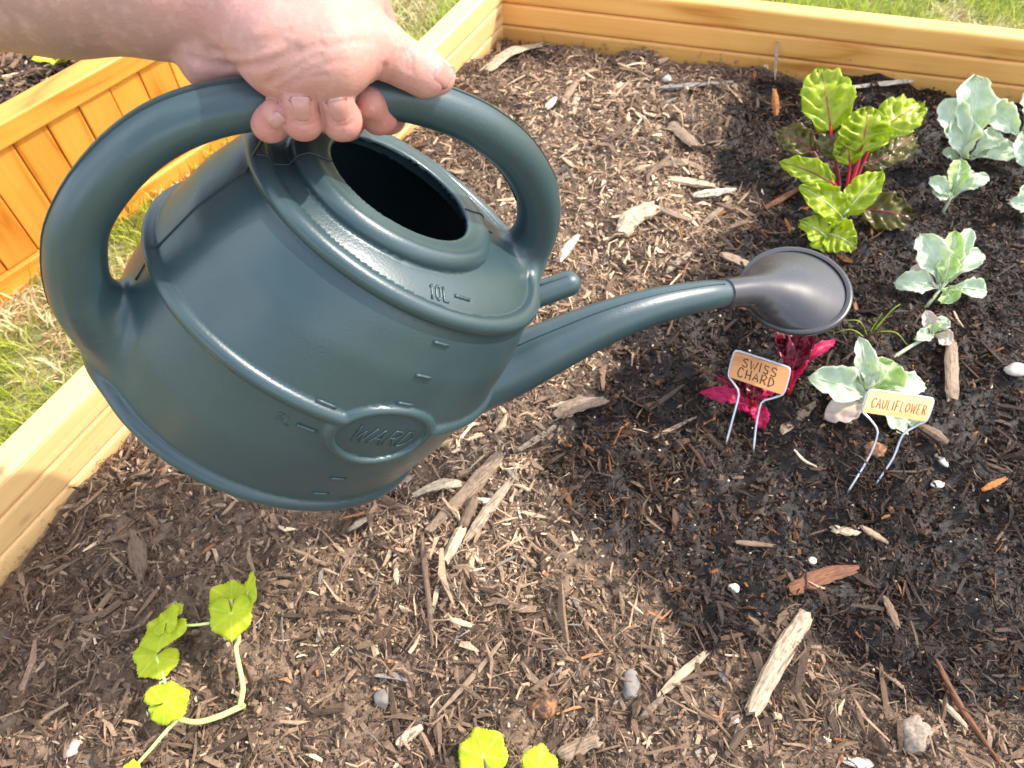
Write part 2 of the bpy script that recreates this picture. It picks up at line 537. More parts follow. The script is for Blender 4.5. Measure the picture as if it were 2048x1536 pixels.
def splinters(n, lmed, lsig, lo, hi, region, lift, seed_boost=0.0, asp=(.10, .42), tip=(.05, .6), tsd=.22, bend=.06, clump=0.0, simple=False):
    m_x = 4 if clump else 1.9
    x = rng.uniform(region[0], region[1], int(n * m_x)); y = rng.uniform(region[2], region[3], int(n * m_x))
    k = inside_bed(x, y, .004)
    if clump:           # longer pieces gather in drifts
        k &= (vnoise(x * 13, y * 13, 31) * .65 + vnoise(x * 34, y * 34, 32) * .35 + clump * (.35 * (1 - wetness(x, y)) - .25)) > rng.uniform(.25, .75, len(x))
    x = x[k][:n]; y = y[k][:n]; n = len(x)
    L = np.clip(np.exp(rng.normal(math.log(lmed), lsig, n)), lo, hi)
    wd = np.clip(L * rng.uniform(*asp, n), .0005, .009)
    th = wd * rng.uniform(.25, .7, n)
    ang = rng.uniform(0, math.pi * 2, n); tilt = rng.normal(0, tsd, n); roll = rng.normal(0, .5, n)
    ux = np.stack([np.cos(ang) * np.cos(tilt), np.sin(ang) * np.cos(tilt), np.sin(tilt)], 1)
    side = np.stack([-np.sin(ang), np.cos(ang), np.zeros(n)], 1)
    upv = np.cross(ux, side)
    s2 = side * np.cos(roll)[:, None] + upv * np.sin(roll)[:, None]; u2 = np.cross(ux, s2)
    c = np.stack([x, y, soil_h(x, y) + th * .3 + rng.uniform(0, lift, n) + np.abs(np.sin(tilt)) * L * .25], 1)
    tap = np.stack([rng.uniform(.35, 1, n), np.ones(n), rng.uniform(*tip, n)], 1)
    bs = rng.normal(0, bend, n) * L; bu = np.abs(rng.normal(0, bend * .7, n)) * L
    nv = 8 if simple else 12
    V = np.zeros((n, nv, 3)); q = 0
    for ri, e in (((0, -1), (2, 1)) if simple else ((0, -1), (1, 0), (2, 1))):
        mid = 0.0 if ri != 1 else 1.0
        for sy, sz in ((-1, -1), (1, -1), (1, 1), (-1, 1)):
            t = tap[:, ri]; jit = rng.uniform(.75, 1.2, n)
            V[:, q] = c + ux * ((e * .5 + (rng.uniform(-.1, .1, n) if ri == 1 else 0)) * L * rng.uniform(.88, 1.05, n))[:, None] + s2 * (sy * wd * .5 * t * jit + bs * mid)[:, None] + u2 * (sz * th * .5 * t * jit + bu * mid)[:, None]
            q += 1
    fc = [[3, 2, 1, 0], [nv - 4, nv - 3, nv - 2, nv - 1]]
    for a in ((0,) if simple else (0, 4)):
        for k in range(4): fc.append([a + k, a + (k + 1) % 4, a + 4 + (k + 1) % 4, a + 4 + k])
    fc = np.array(fc)
    F = (np.arange(n)[:, None, None] * nv + fc[None]).reshape(-1, 4)
    col, w = chip_colours(x, y, n, seed_boost)
    return V.reshape(-1, 3), F, np.repeat(col, nv, 0), np.repeat(w, nv)

REG = (-.58, 1.0, .02, 1.24)
sets = [splinters(64000, .0032, .42, .0013, .008, REG, .003, asp=(.45, 1.0), tip=(.3, .9), tsd=.6, simple=True),
        splinters(36000, .0068, .45, .003, .018, REG, .004, asp=(.10, .32), bend=.09),
        splinters(19000, .0140, .50, .006, .048, REG, .006, asp=(.030, .075), tip=(.2, .8), bend=.13, clump=.6),
        splinters(5200, .0115, .42, .006, .028, REG, .006, asp=(.13, .32), bend=.06, clump=1.0),
        splinters(900, .025, .40, .014, .060, REG, .007, asp=(.07, .19), bend=.06, clump=1.0),
        splinters(9000, .0050, .60, .0015, .020, (-.66, 1.0, -.26, .02), .004, asp=(.15, .6), simple=True),
        splinters(2600, .0130, .45, .006, .040, (-.66, 1.0, -.26, .02), .006, asp=(.05, .25), simple=True)]
o_ = 0; VV = []; FF = []; CC = []; WW = []
for v, f_, c, w in sets:
    VV.append(v); FF.append(f_ + o_); CC.append(c); WW.append(w); o_ += len(v)
m_ = part('mulch', np.vstack(VV), np.vstack(FF), M_MULCH, soil, smooth=False, col=np.vstack(CC), wet=np.concatenate(WW))
m_['kind'] = 'stuff'

def chip_shape(seed, sections=6, ring=7, curve=.0, flatness=.38):
    """unit chip along x (length 1, width 1, height 1): ragged wedge"""
    r = np.random.default_rng(seed)
    V = []; xs = np.linspace(-.5, .5, sections)
    t0, t1 = r.uniform(.6, 1.0), r.uniform(.15, .8)
    offs = r.normal(0, .06, sections)
    for i, x in enumerate(xs):
        s = t0 + (t1 - t0) * (x + .5)
        s *= 1.0 if 0 < i < sections - 1 else .72
        for k in range(ring):
            a = 2 * math.pi * k / ring + .3
            ca, sa = math.cos(a), math.sin(a)
            ca = math.copysign(abs(ca) ** .7, ca); sa = math.copysign(abs(sa) ** .7, sa)
            q = 1 + r.normal(0, .10)
            V.append((x + r.normal(0, .012) + (.05 * r.normal() if i in (0, sections - 1) else 0), .5 * s * ca * q + offs[i] + curve * (4 * x * x - 1) * -1, .5 * s * sa * q))
    F = []
    for i in range(sections - 1):
        for k in range(ring):
            k2 = (k + 1) % ring
            F.append((i * ring + k, i * ring + k2, (i + 1) * ring + k2, (i + 1) * ring + k))
    F.append(tuple(range(ring - 1, -1, -1))); F.append(tuple((sections - 1) * ring + k for k in range(ring)))
    return np.array(V), F

chip_meshes = []
for k in range(14):
    v, f_ = chip_shape(100 + k, 5, 6)
    me = make_mesh('wood_chip', v, f_, smooth=False); me.materials.append(M_CHIP); chip_meshes.append(me)

def lay(o, x, y, ang, L, Wd, Hh, lift=0.0):
    dx, dy = math.cos(ang) * L * .45, math.sin(ang) * L * .45
    za = float(soil_h(x - dx, y - dy)); zb = float(soil_h(x + dx, y + dy)); zc = float(soil_h(x, y))
    z = max((za + zb) / 2, zc - .001) + Hh * .42 + lift
    o.location = (x, y, z)
    o.rotation_euler = (rng.normal(0, .2), -math.atan2(zb - za, 2 * L * .45), ang)
    o.scale = (L, Wd, Hh)

nc = 270
cx_ = rng.uniform(-.52, .80, nc * 3); cy_ = rng.uniform(.10, 1.2, nc * 3)
k_ = inside_bed(cx_, cy_, .02); cx_ = cx_[k_][:nc]; cy_ = cy_[k_][:nc]
ccol, cw = chip_colours(cx_, cy_, len(cx_), .35)
for i in range(len(cx_)):
    o = bpy.data.objects.new('wood_chip', chip_meshes[i % 14]); COL.objects.link(o)
    o.parent = soil
    L = float(np.clip(math.exp(rng.normal(math.log(.024), .35)), .014, .055))
    lay(o, cx_[i], cy_[i], rng.uniform(0, math.pi * 2), L, float(np.clip(L * rng.uniform(.10, .28), .0022, .008)), float(rng.uniform(.002, .0045)), .003)
    o.color = (*[float(c) for c in ccol[i]], 1)

# white perlite crumbs scattered in the potting soil round the seedlings
pv = []; pf = []
ico = bmesh.new(); bmesh.ops.create_icosphere(ico, subdivisions=1, radius=1)
icV = np.array([v.co[:] for v in ico.verts]); ico.verts.index_update(); icF = [tuple(v.index for v in f.verts) for f in ico.faces]; ico.free()
for k in range(80):
    p = ground(rng.uniform(1180, 2040), rng.uniform(560, 1150)) if k < 50 else ground(rng.uniform(500, 2000), rng.uniform(300, 1500))
    if not inside_bed(p[0], p[1], .02): continue
    s = rng.uniform(.0006, .0016)
    pv.append((icV * s * rng.uniform(.7, 1.3, (1, 3)) + [p[0], p[1], float(soil_h(p[0], p[1])) + .003 + s]))
    pf.append(icF)
v, f_ = merge(list(zip(pv, pf)))
M_WHITE = mat_plain('white_crumb', (.58, .53, .44), .85, vary=.45, scale=160, bump=.6)
po = part('perlite', v, f_, M_WHITE, soil); po['kind'] = 'stuff'

# ---- soil inside the neighbouring bed
a_ = [q0 - B2N * .03, q1 - B2N * .03, q2 + B2N * .005, q3 + B2N * .005]
us = np.linspace(0, 1, 160); ws = np.linspace(0, 1, 50)
UU, WW2 = np.meshgrid(us, ws)
PX = q0[0] - B2N[0] * .03 + (q1 - q0)[0] * UU - B2N[0] * .27 * WW2; PY = q0[1] - B2N[1] * .03 + (q1 - q0)[1] * UU - B2N[1] * .27 * WW2
PZ = .035 + (vnoise(PX * 40, PY * 40, 12) - .5) * .02 + (vnoise(PX * 120, PY * 120, 13) - .5) * .008
V = np.stack([PX.ravel(), PY.ravel(), PZ.ravel()], 1)
ii, jj = np.meshgrid(np.arange(49), np.arange(159), indexing='ij')
Fq = np.stack([ii * 160 + jj, ii * 160 + jj + 1, (ii + 1) * 160 + jj + 1, (ii + 1) * 160 + jj], -1).reshape(-1, 4)
soil2 = part('soil', V, Fq, M_MULCH, None, col=np.tile([.05, .036, .028], (len(V), 1)), wet=np.zeros(len(V)))
soil2['kind'] = 'structure'; soil2['_ox'] = (0.0, 0.0, 0.0)
n2 = 5200
uu = rng.random(n2); ww = rng.random(n2)
sv = splinters(10, .01, .4, .004, .03, REG, .002)
def splinters_at(x, y, z, L):
    n = len(x); wd = L * rng.uniform(.12, .35, n); th = wd * .5
    ang = rng.uniform(0, 6.3, n); tilt = rng.normal(0, .3, n)
    ux = np.stack([np.cos(ang) * np.cos(tilt), np.sin(ang) * np.cos(tilt), np.sin(tilt)], 1); s2 = np.stack([-np.sin(ang), np.cos(ang), 0 * ang], 1); u2 = np.cross(ux, s2)
    c = np.stack([x, y, z], 1); V = np.zeros((n, 8, 3)); q = 0
    for e in (-1, 1):
        for sy in (-1, 1):
            for sz in (-1, 1):
                V[:, q] = c + ux * (e * L * .5)[:, None] + s2 * (sy * wd * .5 * rng.uniform(.3, 1, n))[:, None] + u2 * (sz * th * .5)[:, None]; q += 1
    fc = np.array([[0, 1, 3, 2], [4, 6, 7, 5], [0, 4, 5, 1], [2, 3, 7, 6], [0, 2, 6, 4], [1, 5, 7, 3]])
    return V.reshape(-1, 3), (np.arange(n)[:, None, None] * 8 + fc[None]).reshape(-1, 4)
sx = q0[0] - B2N[0] * .045 + (q1 - q0)[0] * uu - B2N[0] * .24 * ww; sy_ = q0[1] - B2N[1] * .045 + (q1 - q0)[1] * uu - B2N[1] * .24 * ww
v, f_ = splinters_at(sx, sy_, .035 + (vnoise(sx * 40, sy_ * 40, 12) - .5) * .02 + .004, np.clip(np.exp(rng.normal(math.log(.013), .5, n2)), .004, .05))
col, _w = chip_colours(sx, sy_, n2)
mo = part('mulch', v, f_, M_MULCH, soil2, smooth=False, col=np.repeat(col * .8, 8, 0), wet=np.zeros(n2 * 8)); mo['kind'] = 'stuff'

# ---- lawn
t = NT('lawn_soil')
vv = t.n('NewGeometry').outputs['Position']
t.l(t.ramp(t.noise(vv, 14, 5, .65), [(.3, (.10, .12, .03)), (.5, (.26, .25, .09)), (.72, (.42, .36, .20))]), t.b.inputs['Base Color'])
t.set(Roughness=.95); t.bump(t.noise(vv, 90, 4), .8, .01)
lawn = part('lawn', [(-60, -60, LAWN_Z), (60, -60, LAWN_Z), (60, 60, LAWN_Z), (-60, 60, LAWN_Z)], [(0, 1, 2, 3)], t.m, None, smooth=False)
lawn['kind'] = 'structure'

def in_bed2(x, y):
    d = (x - B2P[0]) * B2N[0] + (y - B2P[1]) * B2N[1]; s = (x - B2P[0]) * B2U[0] + (y - B2P[1]) * B2U[1]
    return (d < -.008) & (d > -.34) & (s > S0 - .01) & (s < S1 + .03)
def in_bed1(x, y):
    a = (x - BC[0]) * BU[1] - (y - BC[1]) * BU[0]; nb = np.array([-BV[1], BV[0]]); b = -((x - BC[0]) * nb[0] + (y - BC[1]) * nb[1])
    return (a > -.037) & (b > -.034)

def grass(n, region):
    x = rng.uniform(region[0], region[1], n); y = rng.uniform(region[2], region[3], n)
    k = ~in_bed1(x, y) & ~in_bed2(x, y); x = x[k]; y = y[k]; n = len(x)
    dryness = np.clip((vnoise(x * 11, y * 11, 21) - .56) * 3.2 + rng.normal(0, .30, n), 0, 1)
    L = rng.uniform(.018, .052, n) * (1 - .25 * dryness); wd = rng.uniform(.0014, .0036, n)
    ang = rng.uniform(0, 6.283, n); lean = np.clip(rng.normal(.7, .35, n) + .5 * dryness, .05, 1.5)
    d = np.stack([np.cos(ang), np.sin(ang), 0 * ang], 1); s = np.stack([-np.sin(ang), np.cos(ang), 0 * ang], 1)
    b = np.stack([x, y, np.full(n, LAWN_Z)], 1)
    V = np.zeros((n, 5, 3))
    for i, (tt, ww_) in enumerate(((0, 1), (.55, .8), (1, 0))):
        a = lean * (.4 + .6 * tt)
        p = b + d * (np.sin(a) * L * tt)[:, None] + np.array([0, 0, 1]) * (np.cos(a) * L * tt + .002)[:, None]
        if i < 2:
            V[:, 2 * i] = p - s * (wd * ww_ * .5)[:, None]; V[:, 2 * i + 1] = p + s * (wd * ww_ * .5)[:, None]
        else: V[:, 4] = p
    F = []
    idx = np.arange(n)[:, None] * 5
    T = np.concatenate([idx + [0, 1, 3], idx + [0, 3, 2], idx + [2, 3, 4]])
    g1 = np.array([.24, .36, .03]); g2 = np.array([.56, .60, .08]); st = np.array([.80, .68, .42]); br = np.array([.42, .27, .13])
    m = rng.random((n, 1)); c = g1 * (1 - m) + g2 * m
    stc = np.where(rng.random((n, 1)) < .3, br, st)
    c = c * (1 - dryness[:, None]) + stc * dryness[:, None]
    return V.reshape(-1, 3), T, np.repeat(c, 5, 0)

tg = NT('grass')
a = tg.n('Attribute', attribute_name='Col'); tg.l(a.outputs['Color'], tg.b.inputs['Base Color']); tg.set(Roughness=.6)
tr = tg.n('BsdfTranslucent'); tg.l(a.outputs['Color'], tr.inputs[0]); ms = tg.n('MixShader'); ms.inputs[0].default_value = .4
tg.l(tg.b.outputs[0], ms.inputs[1]); tg.l(tr.outputs[0], ms.inputs[2]); tg.l(ms.outputs[0], tg.out.inputs[0])
v, f_, c = grass(95000, (-1.15, 1.5, .25, 2.1))
gr = part('grass', v, f_, tg.m, None, col=c)
tag(gr, 'sunlit lawn grass, green mixed with dry straw, around the raised beds', 'grass', kind='stuff')

# ================================================================== WATERING CAN
def surface_nets(Fv, org, h):
    s = Fv < 0
    nx, ny, nz = Fv.shape
    cnt = np.zeros((nx - 1, ny - 1, nz - 1), np.uint8)
    for a in (0, 1):
        for b in (0, 1):
            for c in (0, 1):
                cnt += s[a:nx - 1 + a, b:ny - 1 + b, c:nz - 1 + c]
    act = np.argwhere((cnt > 0) & (cnt < 8))
    vid = np.full(cnt.shape, -1, np.int32); vid[tuple(act.T)] = np.arange(len(act))
    corners = [(a, b, c) for a in (0, 1) for b in (0, 1) for c in (0, 1)]
    val = {q: Fv[act[:, 0] + q[0], act[:, 1] + q[1], act[:, 2] + q[2]] for q in corners}
    acc = np.zeros((len(act), 3)); num = np.zeros(len(act))
    for q in corners:
        for ax in range(3):
            if q[ax]: continue
            r = list(q); r[ax] = 1; r = tuple(r)
            va, vb = val[q], val[r]
            m = (va < 0) != (vb < 0)
            t = np.where(m, va / np.where(m, va - vb, 1), 0)
            p = np.tile(np.array(q, float), (len(act), 1)); p[:, ax] += t
            acc += p * m[:, None]; num += m
    V = (act + acc / num[:, None]) * h + org
    faces = []
    for ax in range(3):
        b_, c_ = (ax + 1) % 3, (ax + 2) % 3
        sl0 = [slice(None)] * 3; sl1 = [slice(None)] * 3
        sl0[ax] = slice(0, -1); sl1[ax] = slice(1, None)
        e = s[tuple(sl0)] != s[tuple(sl1)]
        idx = np.argwhere(e)
        ok = (idx[:, b_] > 0) & (idx[:, c_] > 0) & (idx[:, b_] < Fv.shape[b_] - 1) & (idx[:, c_] < Fv.shape[c_] - 1)
        idx = idx[ok]
        flip = s[tuple(idx.T)]
        q = []
        for db, dc in ((0, 0), (-1, 0), (-1, -1), (0, -1)):
            k = idx.copy(); k[:, b_] += db; k[:, c_] += dc
            q.append(vid[tuple(k.T)])
        q = np.stack(q, 1)
        q[~flip] = q[~flip][:, ::-1]
        faces.append(q)
    return V, np.vstack(faces)

def grad(fn, P, e=2e-4):
    G = np.zeros_like(P)
    for k in range(3):
        d = np.zeros(3); d[k] = e
        G[:, k] = (fn(P + d) - fn(P - d)) / (2 * e)
    return G

def project(fn, V, it=4, step=.9, lim=.002, ne=7e-4):
    for _ in range(it):
        G = grad(fn, V); g2 = (G * G).sum(1) + 1e-9
        d = -fn(V) / g2
        m = np.abs(d) * np.sqrt(g2); d = d * np.minimum(1, lim / (m + 1e-12))
        V = V + step * d[:, None] * G
    G = grad(fn, V, ne); return V, G / (np.linalg.norm(G, axis=1)[:, None] + 1e-12)

def relax(V, Fq, it=2, lam=.5):
    e = np.vstack([Fq[:, [0, 1]], Fq[:, [1, 2]], Fq[:, [2, 3]], Fq[:, [3, 0]]])
    for _ in range(it):
        S = np.zeros_like(V); N = np.zeros(len(V))
        for a, b in ((0, 1), (1, 0)):
            np.add.at(S, e[:, a], V[e[:, b]]); np.add.at(N, e[:, a], 1)
        V = V + lam * (S / np.maximum(N, 1)[:, None] - V)
    return V

def smin(a, b, k):
    h = np.maximum(k - np.abs(a - b), 0) / k
    return np.minimum(a, b) - h * h * k * .25
def smax(a, b, k): return -smin(-a, -b, k)

def cone_sd(P, a, b, ra, rb):
    a = np.asarray(a); b = np.asarray(b); ba = b - a
    t = np.clip(((P - a) @ ba) / (ba @ ba + 1e-12), 0, 1)
    return np.linalg.norm(P - a - t[:, None] * ba, axis=1) - (ra + (rb - ra) * t)

def grid_eval(fn, lo, hi, h):
    """evaluate on a coarse lattice first, then finely only near the surface"""
    n = [int(math.ceil((u - l) / h / 4)) * 4 + 1 for l, u in zip(lo, hi)]
    lo = np.array(lo, float)
    ci = np.stack(np.meshgrid(*[np.arange(0, k, 4) for k in n], indexing='ij'), -1)
    cs = ci.shape[:3]; C = fn(ci.reshape(-1, 3) * h + lo).reshape(cs)
    idx = [np.minimum((np.arange(k) + 2) // 4, c - 1) for k, c in zip(n, cs)]
    out = C[np.ix_(*idx)]
    near = np.argwhere(np.abs(out) < 7.5 * h)
    for i in range(0, len(near), 300000):
        q = near[i:i + 300000]
        out[tuple(q.T)] = fn(q * h + lo)
    return out, lo

PZ_ = np.array([-.020, -.012, 0, .05, .098, .14, .165, .178, .184, .188, .191, .1935, .1945])
PR_ = np.array([.1045, .106, .108, .1130, .1135, .1062, .0982, .0925, .087, .079, .066, .040, .0])
# smoothed profile table
_zt = np.linspace(-.02, .30, 1300); _rt = np.interp(_zt, [*PZ_[:8], .30], [*PR_[:8], .030])
_kern = np.ones(45) / 45
_rt = np.convolve(np.pad(_rt, 45, mode='edge'), _kern, 'same')[45:-45]
_sl = np.gradient(_rt, _zt)

ELL = 1.2
HANDLE = catmull(np.array([(-.098, -.004), (-.127, .022), (-.1575, .052), (-.1735, .0866), (-.1783, .1157), (-.1744, .1496), (-.164, .1775), (-.1474, .1988), (-.1275, .2143), (-.1066, .2290),
                          (-.0832, .2425), (-.0619, .2517), (-.0332, .2575), (-.0028, .2588), (.0341, .2530), (.0705, .2368), (.0962, .2126), (.1100, .1812), (.112, .155), (.105, .130)]), 4)
HR = np.interp(np.linspace(0, 1, len(HANDLE)), [0, .06, .12, .20, .35, .5, .65, .75, .86, 1], [.024, .0215, .0172, .0152, .0143, .0130, .0134, .0145, .0165, .019])
SPOUT = catmull(np.array([(.085, -.005), (.150, .020), (.1952, .0642), (.2229, .1034), (.2534, .1442), (.2907, .1802), (.3386, .211), (.3675, .2246)]), 6)
SR = np.interp(np.linspace(0, 1, len(SPOUT)), [0, .2, .38, .55, .7, .85, 1], [.034, .031, .0265, .0215, .0180, .0152, .0132])
EMB_X, EMB_Z, EMB_A, EMB_B = -.003, .0895, .0365, .0255

def d_profile(x, y, z):
    q = np.hypot(x / ELL, y)
    r = np.interp(z, _zt, _rt); s = np.interp(z, _zt, _sl)
    return (q - r) / np.sqrt(1 + s * s), q, r

def chain_raw(x, y2, z, C, R):
    d = np.full(len(x), 1e9)
    for i in range(len(C) - 1):
        a, b = C[i], C[i + 1]; e = b - a
        t = np.clip(((x - a[0]) * e[0] + (z - a[1]) * e[1]) / (e @ e), 0, 1)
        d = np.minimum(d, np.sqrt((x - a[0] - e[0] * t) ** 2 + (z - a[1] - e[1] * t) ** 2 + y2) - (R[i] + (R[i + 1] - R[i]) * t))
    return d
def chain_sd(P, C, R):
    """coarse distance everywhere, the full chain only where it matters"""
    x, z = P[:, 0], P[:, 2]; y2 = P[:, 1] ** 2
    if len(P) < 3000: return chain_raw(x, y2, z, C, R)
    ci = np.unique(np.r_[np.arange(0, len(C), 8), len(C) - 1])
    d = chain_raw(x, y2, z, C[ci], R[ci])
    nr = np.where(d < .03)[0]
    # blocks of the chain, each for the points close to it
    best = np.full(len(nr), 1e9); xn, yn, zn = x[nr], y2[nr], z[nr]
    for s0 in range(0, len(C) - 1, 8):
        sub = C[s0:s0 + 9]; lo = sub.min(0) - .062; hi = sub.max(0) + .062
        m = np.where((xn > lo[0]) & (xn < hi[0]) & (zn > lo[1]) & (zn < hi[1]))[0]
        if len(m): best[m] = np.minimum(best[m], chain_raw(xn[m], yn[m], zn[m], sub, R[s0:s0 + 9]))
    d[nr] = np.where(best < 1, best, d[nr])
    return d

def can_sdf(P, parts=False):
    x, y, z = P[:, 0], P[:, 1], P[:, 2]
    d, q, r = d_profile(x, y, z)
    top = (z - (.1945 - .0165 * np.minimum(q / .0925, 1.3) ** 4)) * .8
    d = smax(d, top, .006)
    body = smax(d, -.014 - z, .012)
    # collar round the filling hole
    xn = x + .0208; zt = z - .0378 * (x + .0208)
    qn = np.hypot(xn / 1.145, y)
    neck = smax(qn - .0600, np.abs(zt - .180) - .0203, .004)
    body = smin(body, neck, .005)
    ring = np.hypot(qn - .0565, zt - .1932) - .0072
    body = smin(body, ring, .0015)
    # hoops
    body = smin(body, np.hypot(q - .0912, z - .1800) - .0058, .0014)
    body = smin(body, np.hypot(q - .1065, z - .0005) - .0062, .0012)
    em = np.sqrt(((x - EMB_X) / EMB_A) ** 2 + ((z - EMB_Z) / EMB_B) ** 2) - 1
    em2 = np.where(y < 0, em, 9.0) * EMB_B
    mid = np.hypot(q - .1119, z - .0975) - .0055
    mid = smax(mid, -(em2 + .001), .002)
    body = smin(body, mid, .0014)
    oval = np.hypot(em2, q - r - .0006) - .0029
    body = smin(body, oval, .0010)
    handle = chain_sd(P, HANDLE, HR)
    spout = chain_sd(P, SPOUT, SR)
    peg = cone_sd(P, (.120, 0, .120), (.1735, 0, .1745), .0115, .0108)
    shell = smin(body, handle, .016)
    shell = smin(shell, spout, .006)
    shell = np.minimum(shell, peg)
    # hollow
    cav = smax(d + .0045, -.009 - z, .010)
    hole = np.maximum(np.hypot(xn / 1.145, y) - .0443, np.abs(z - .192) - .022)
    cav = np.minimum(cav, hole)
    cav = np.minimum(cav, np.maximum(qn - .0545, np.abs(zt - .182) - .0145))
    out = smax(shell, -cav, .0022)
    if parts: return out, body, handle, spout, peg
    return out

CAN_R = np.array([[0.6738, -0.3818, 0.6326], [0.1289, -0.7822, -0.6095], [0.7275, 0.4923, -0.4779]])
CAN_T = np.array([-0.1807, 0.0007, 0.5953])
Rc = RW @ CAN_R; Tc = RW @ CAN_T + ORG
u_, s_, vt_ = np.linalg.svd(Rc); Rc = u_ @ vt_
CANM = Matrix([[*Rc[0], Tc[0]], [*Rc[1], Tc[1]], [*Rc[2], Tc[2]], [0, 0, 0, 1]])
M_GREEN = mat_plastic('dark_green_plastic', (.031, .059, .065), .32, .30, .6)
M_ROSE = mat_plastic('dark_grey_plastic', (.040, .039, .042), .27, .0, .5)
M_SEAM = mat_plain('seam', (.008, .022, .024), .45, vary=.1)
can = thing('watering_can', 'large dark green plastic watering can held tilted over the bed', 'watering can', None, matrix=CANM)

Fv, org = grid_eval(can_sdf, (-.205, -.130, -.034), (.395, .130, .285), .0022)
CV, CF = surface_nets(Fv, org, .0022)
CV = relax(CV, CF, 1, .4)
CV, CN = project(can_sdf, CV, 4)
_o, pb, ph, psp, ppg = can_sdf(CV, True)
_far = np.where(pb > .016)[0]
_g = grad(can_sdf, CV[_far], .005); CN[_far] = _g / np.linalg.norm(_g, axis=1)[:, None]
dmin = np.argmin(np.stack([pb, ph, psp, ppg], 1), 1)
fcls = dmin[CF]; fc = np.where((fcls == 1).sum(1) >= 3, 1, np.where((fcls == 2).sum(1) >= 3, 2, np.where((fcls == 3).sum(1) >= 3, 3, 0)))
for k, nm in enumerate(('body', 'handle', 'spout', 'storage_peg')):
    f_ = CF[fc == k]; us = np.unique(f_); rm = np.full(len(CV), -1); rm[us] = np.arange(len(us))
    part(nm, CV[us], rm[f_], M_GREEN, can, normals=CN[us])

# ---- moulding seam in the plane of symmetry
def seam(pts2, r=.0008):
    P = np.array([(a, 0.0, b) for a, b in pts2])
    P, N = project(can_sdf, P, 6)
    P[:, 1] = 0
    v, f_ = tube(P, r, 6)
    return part('seam', v, f_, M_SEAM, can)
def offset2(C, R, side):
    T = np.gradient(C, axis=0); T /= np.linalg.norm(T, axis=1)[:, None]
    return C + side * np.stack([-T[:, 1], T[:, 0]], 1) * R[:, None]
seam(offset2(HANDLE, HR, 1)[8:-11]); seam(offset2(HANDLE, HR, -1)[16:-16])
seam(offset2(SPOUT, SR, 1)[14:-2])
zs = np.concatenate([np.linspace(.075, .176, 26)])
seam(np.stack([-ELL * (np.interp(zs, _zt, _rt) + .001), zs], 1))
def seam_top(x0, x1, zs):
    P = np.stack([np.linspace(x0, x1, 40), np.zeros(40), np.full(40, zs)], 1)
    for _ in range(70): P[:, 2] -= np.clip(can_sdf(P), -.0015, .0015) * .8
    v, f_ = tube(P, .0008, 6); part('seam', v, f_, M_SEAM, can)
seam_top(-.1165, -.0735, .2055); seam_top(.0315, .066, .212)
seam([(.130, .152), (.150, .168), (.165, .181), (.176, .186), (.184, .182)])

# ---- embossed marks
def on_body(xa, z, lift=.0):
    """near flank of the can at local x, height z"""
    r = np.interp(z, _zt, _rt)
    y = -math.sqrt(max(r * r - (xa / ELL) ** 2, 1e-6))
    n = unit([xa / ELL ** 2, y, 0])
    return np.array([xa, y, z]) + n * lift
def mark(name, pts, rad, lift=.0004, parent=None, mat=None):
    v, f_ = tube(np.array([on_body(a, b, lift) for a, b in pts]), rad, 6)
    return part(name, v, f_, mat or M_GREEN, parent or can)
for z in (.1655, .1428, .1205, .0395, .0178):
    mark('volume_mark', [(a, z) for a in np.linspace(-.0118, .0004, 5)], .0011)
for z in (.1045, .0808):
    mark('volume_mark', [(a, z) for a in np.linspace(-.058, -.0455, 5)], .0012)

STROKES = {  # letters as strokes in a 1 x 1 box
    'A': [[(0, 0), (.5, 1), (1, 0)], [(.2, .38), (.8, .38)]], 'C': [[(.95, .82), (.7, 1), (.3, .97), (.05, .6), (.08, .3), (.35, .02), (.7, .02), (.95, .2)]],
    'D': [[(.08, 0), (.08, 1), (.55, .95), (.92, .62), (.88, .3), (.5, .03), (.08, 0)]], 'E': [[(.9, 1), (.1, 1), (.1, 0), (.9, 0)], [(.1, .52), (.75, .52)]],
    'F': [[(.9, 1), (.1, 1), (.1, 0)], [(.1, .52), (.75, .52)]], 'H': [[(.1, 0), (.1, 1)], [(.9, 0), (.9, 1)], [(.1, .5), (.9, .5)]], 'I': [[(.5, 0), (.5, 1)]],
    'L': [[(.12, 1), (.12, 0), (.85, 0)]], 'O': [[(.5, 1), (.12, .8), (.05, .4), (.3, .03), (.7, .03), (.95, .4), (.88, .8), (.5, 1)]],
    'R': [[(.1, 0), (.1, 1), (.65, .98), (.88, .78), (.65, .52), (.1, .5)], [(.45, .5), (.95, 0)]], 'S': [[(.9, .85), (.6, 1), (.15, .9), (.12, .65), (.5, .52), (.85, .38), (.85, .1), (.4, 0), (.05, .12)]],
    'U': [[(.08, 1), (.1, .25), (.4, 0), (.75, .08), (.92, .4), (.92, 1)]], 'W': [[(0, 1), (.27, 0), (.5, .75), (.73, 0), (1, 1)]],
    '1': [[(.2, .8), (.5, 1), (.5, 0)]], '0': [[(.5, 1), (.15, .8), (.15, .2), (.5, 0), (.85, .2), (.85, .8), (.5, 1)]], '5': [[(.85, 1), (.2, 1), (.15, .55), (.6, .6), (.88, .3), (.6, .02), (.12, .08)]]}
def text_strokes(s, gap=.35):
    out = []; x = 0
    for ch in s:
        w = {'I': .35, '1': .6, 'W': 1.25}.get(ch, 1.0)
        for st in STROKES[ch]: out.append([(x + a * w, b) for a, b in st])
        x += w + gap
    return out, x - gap
emb_letters = []
st, wtot = text_strokes('WARD', .18)
hgt = .0155; sc = .046 / wtot
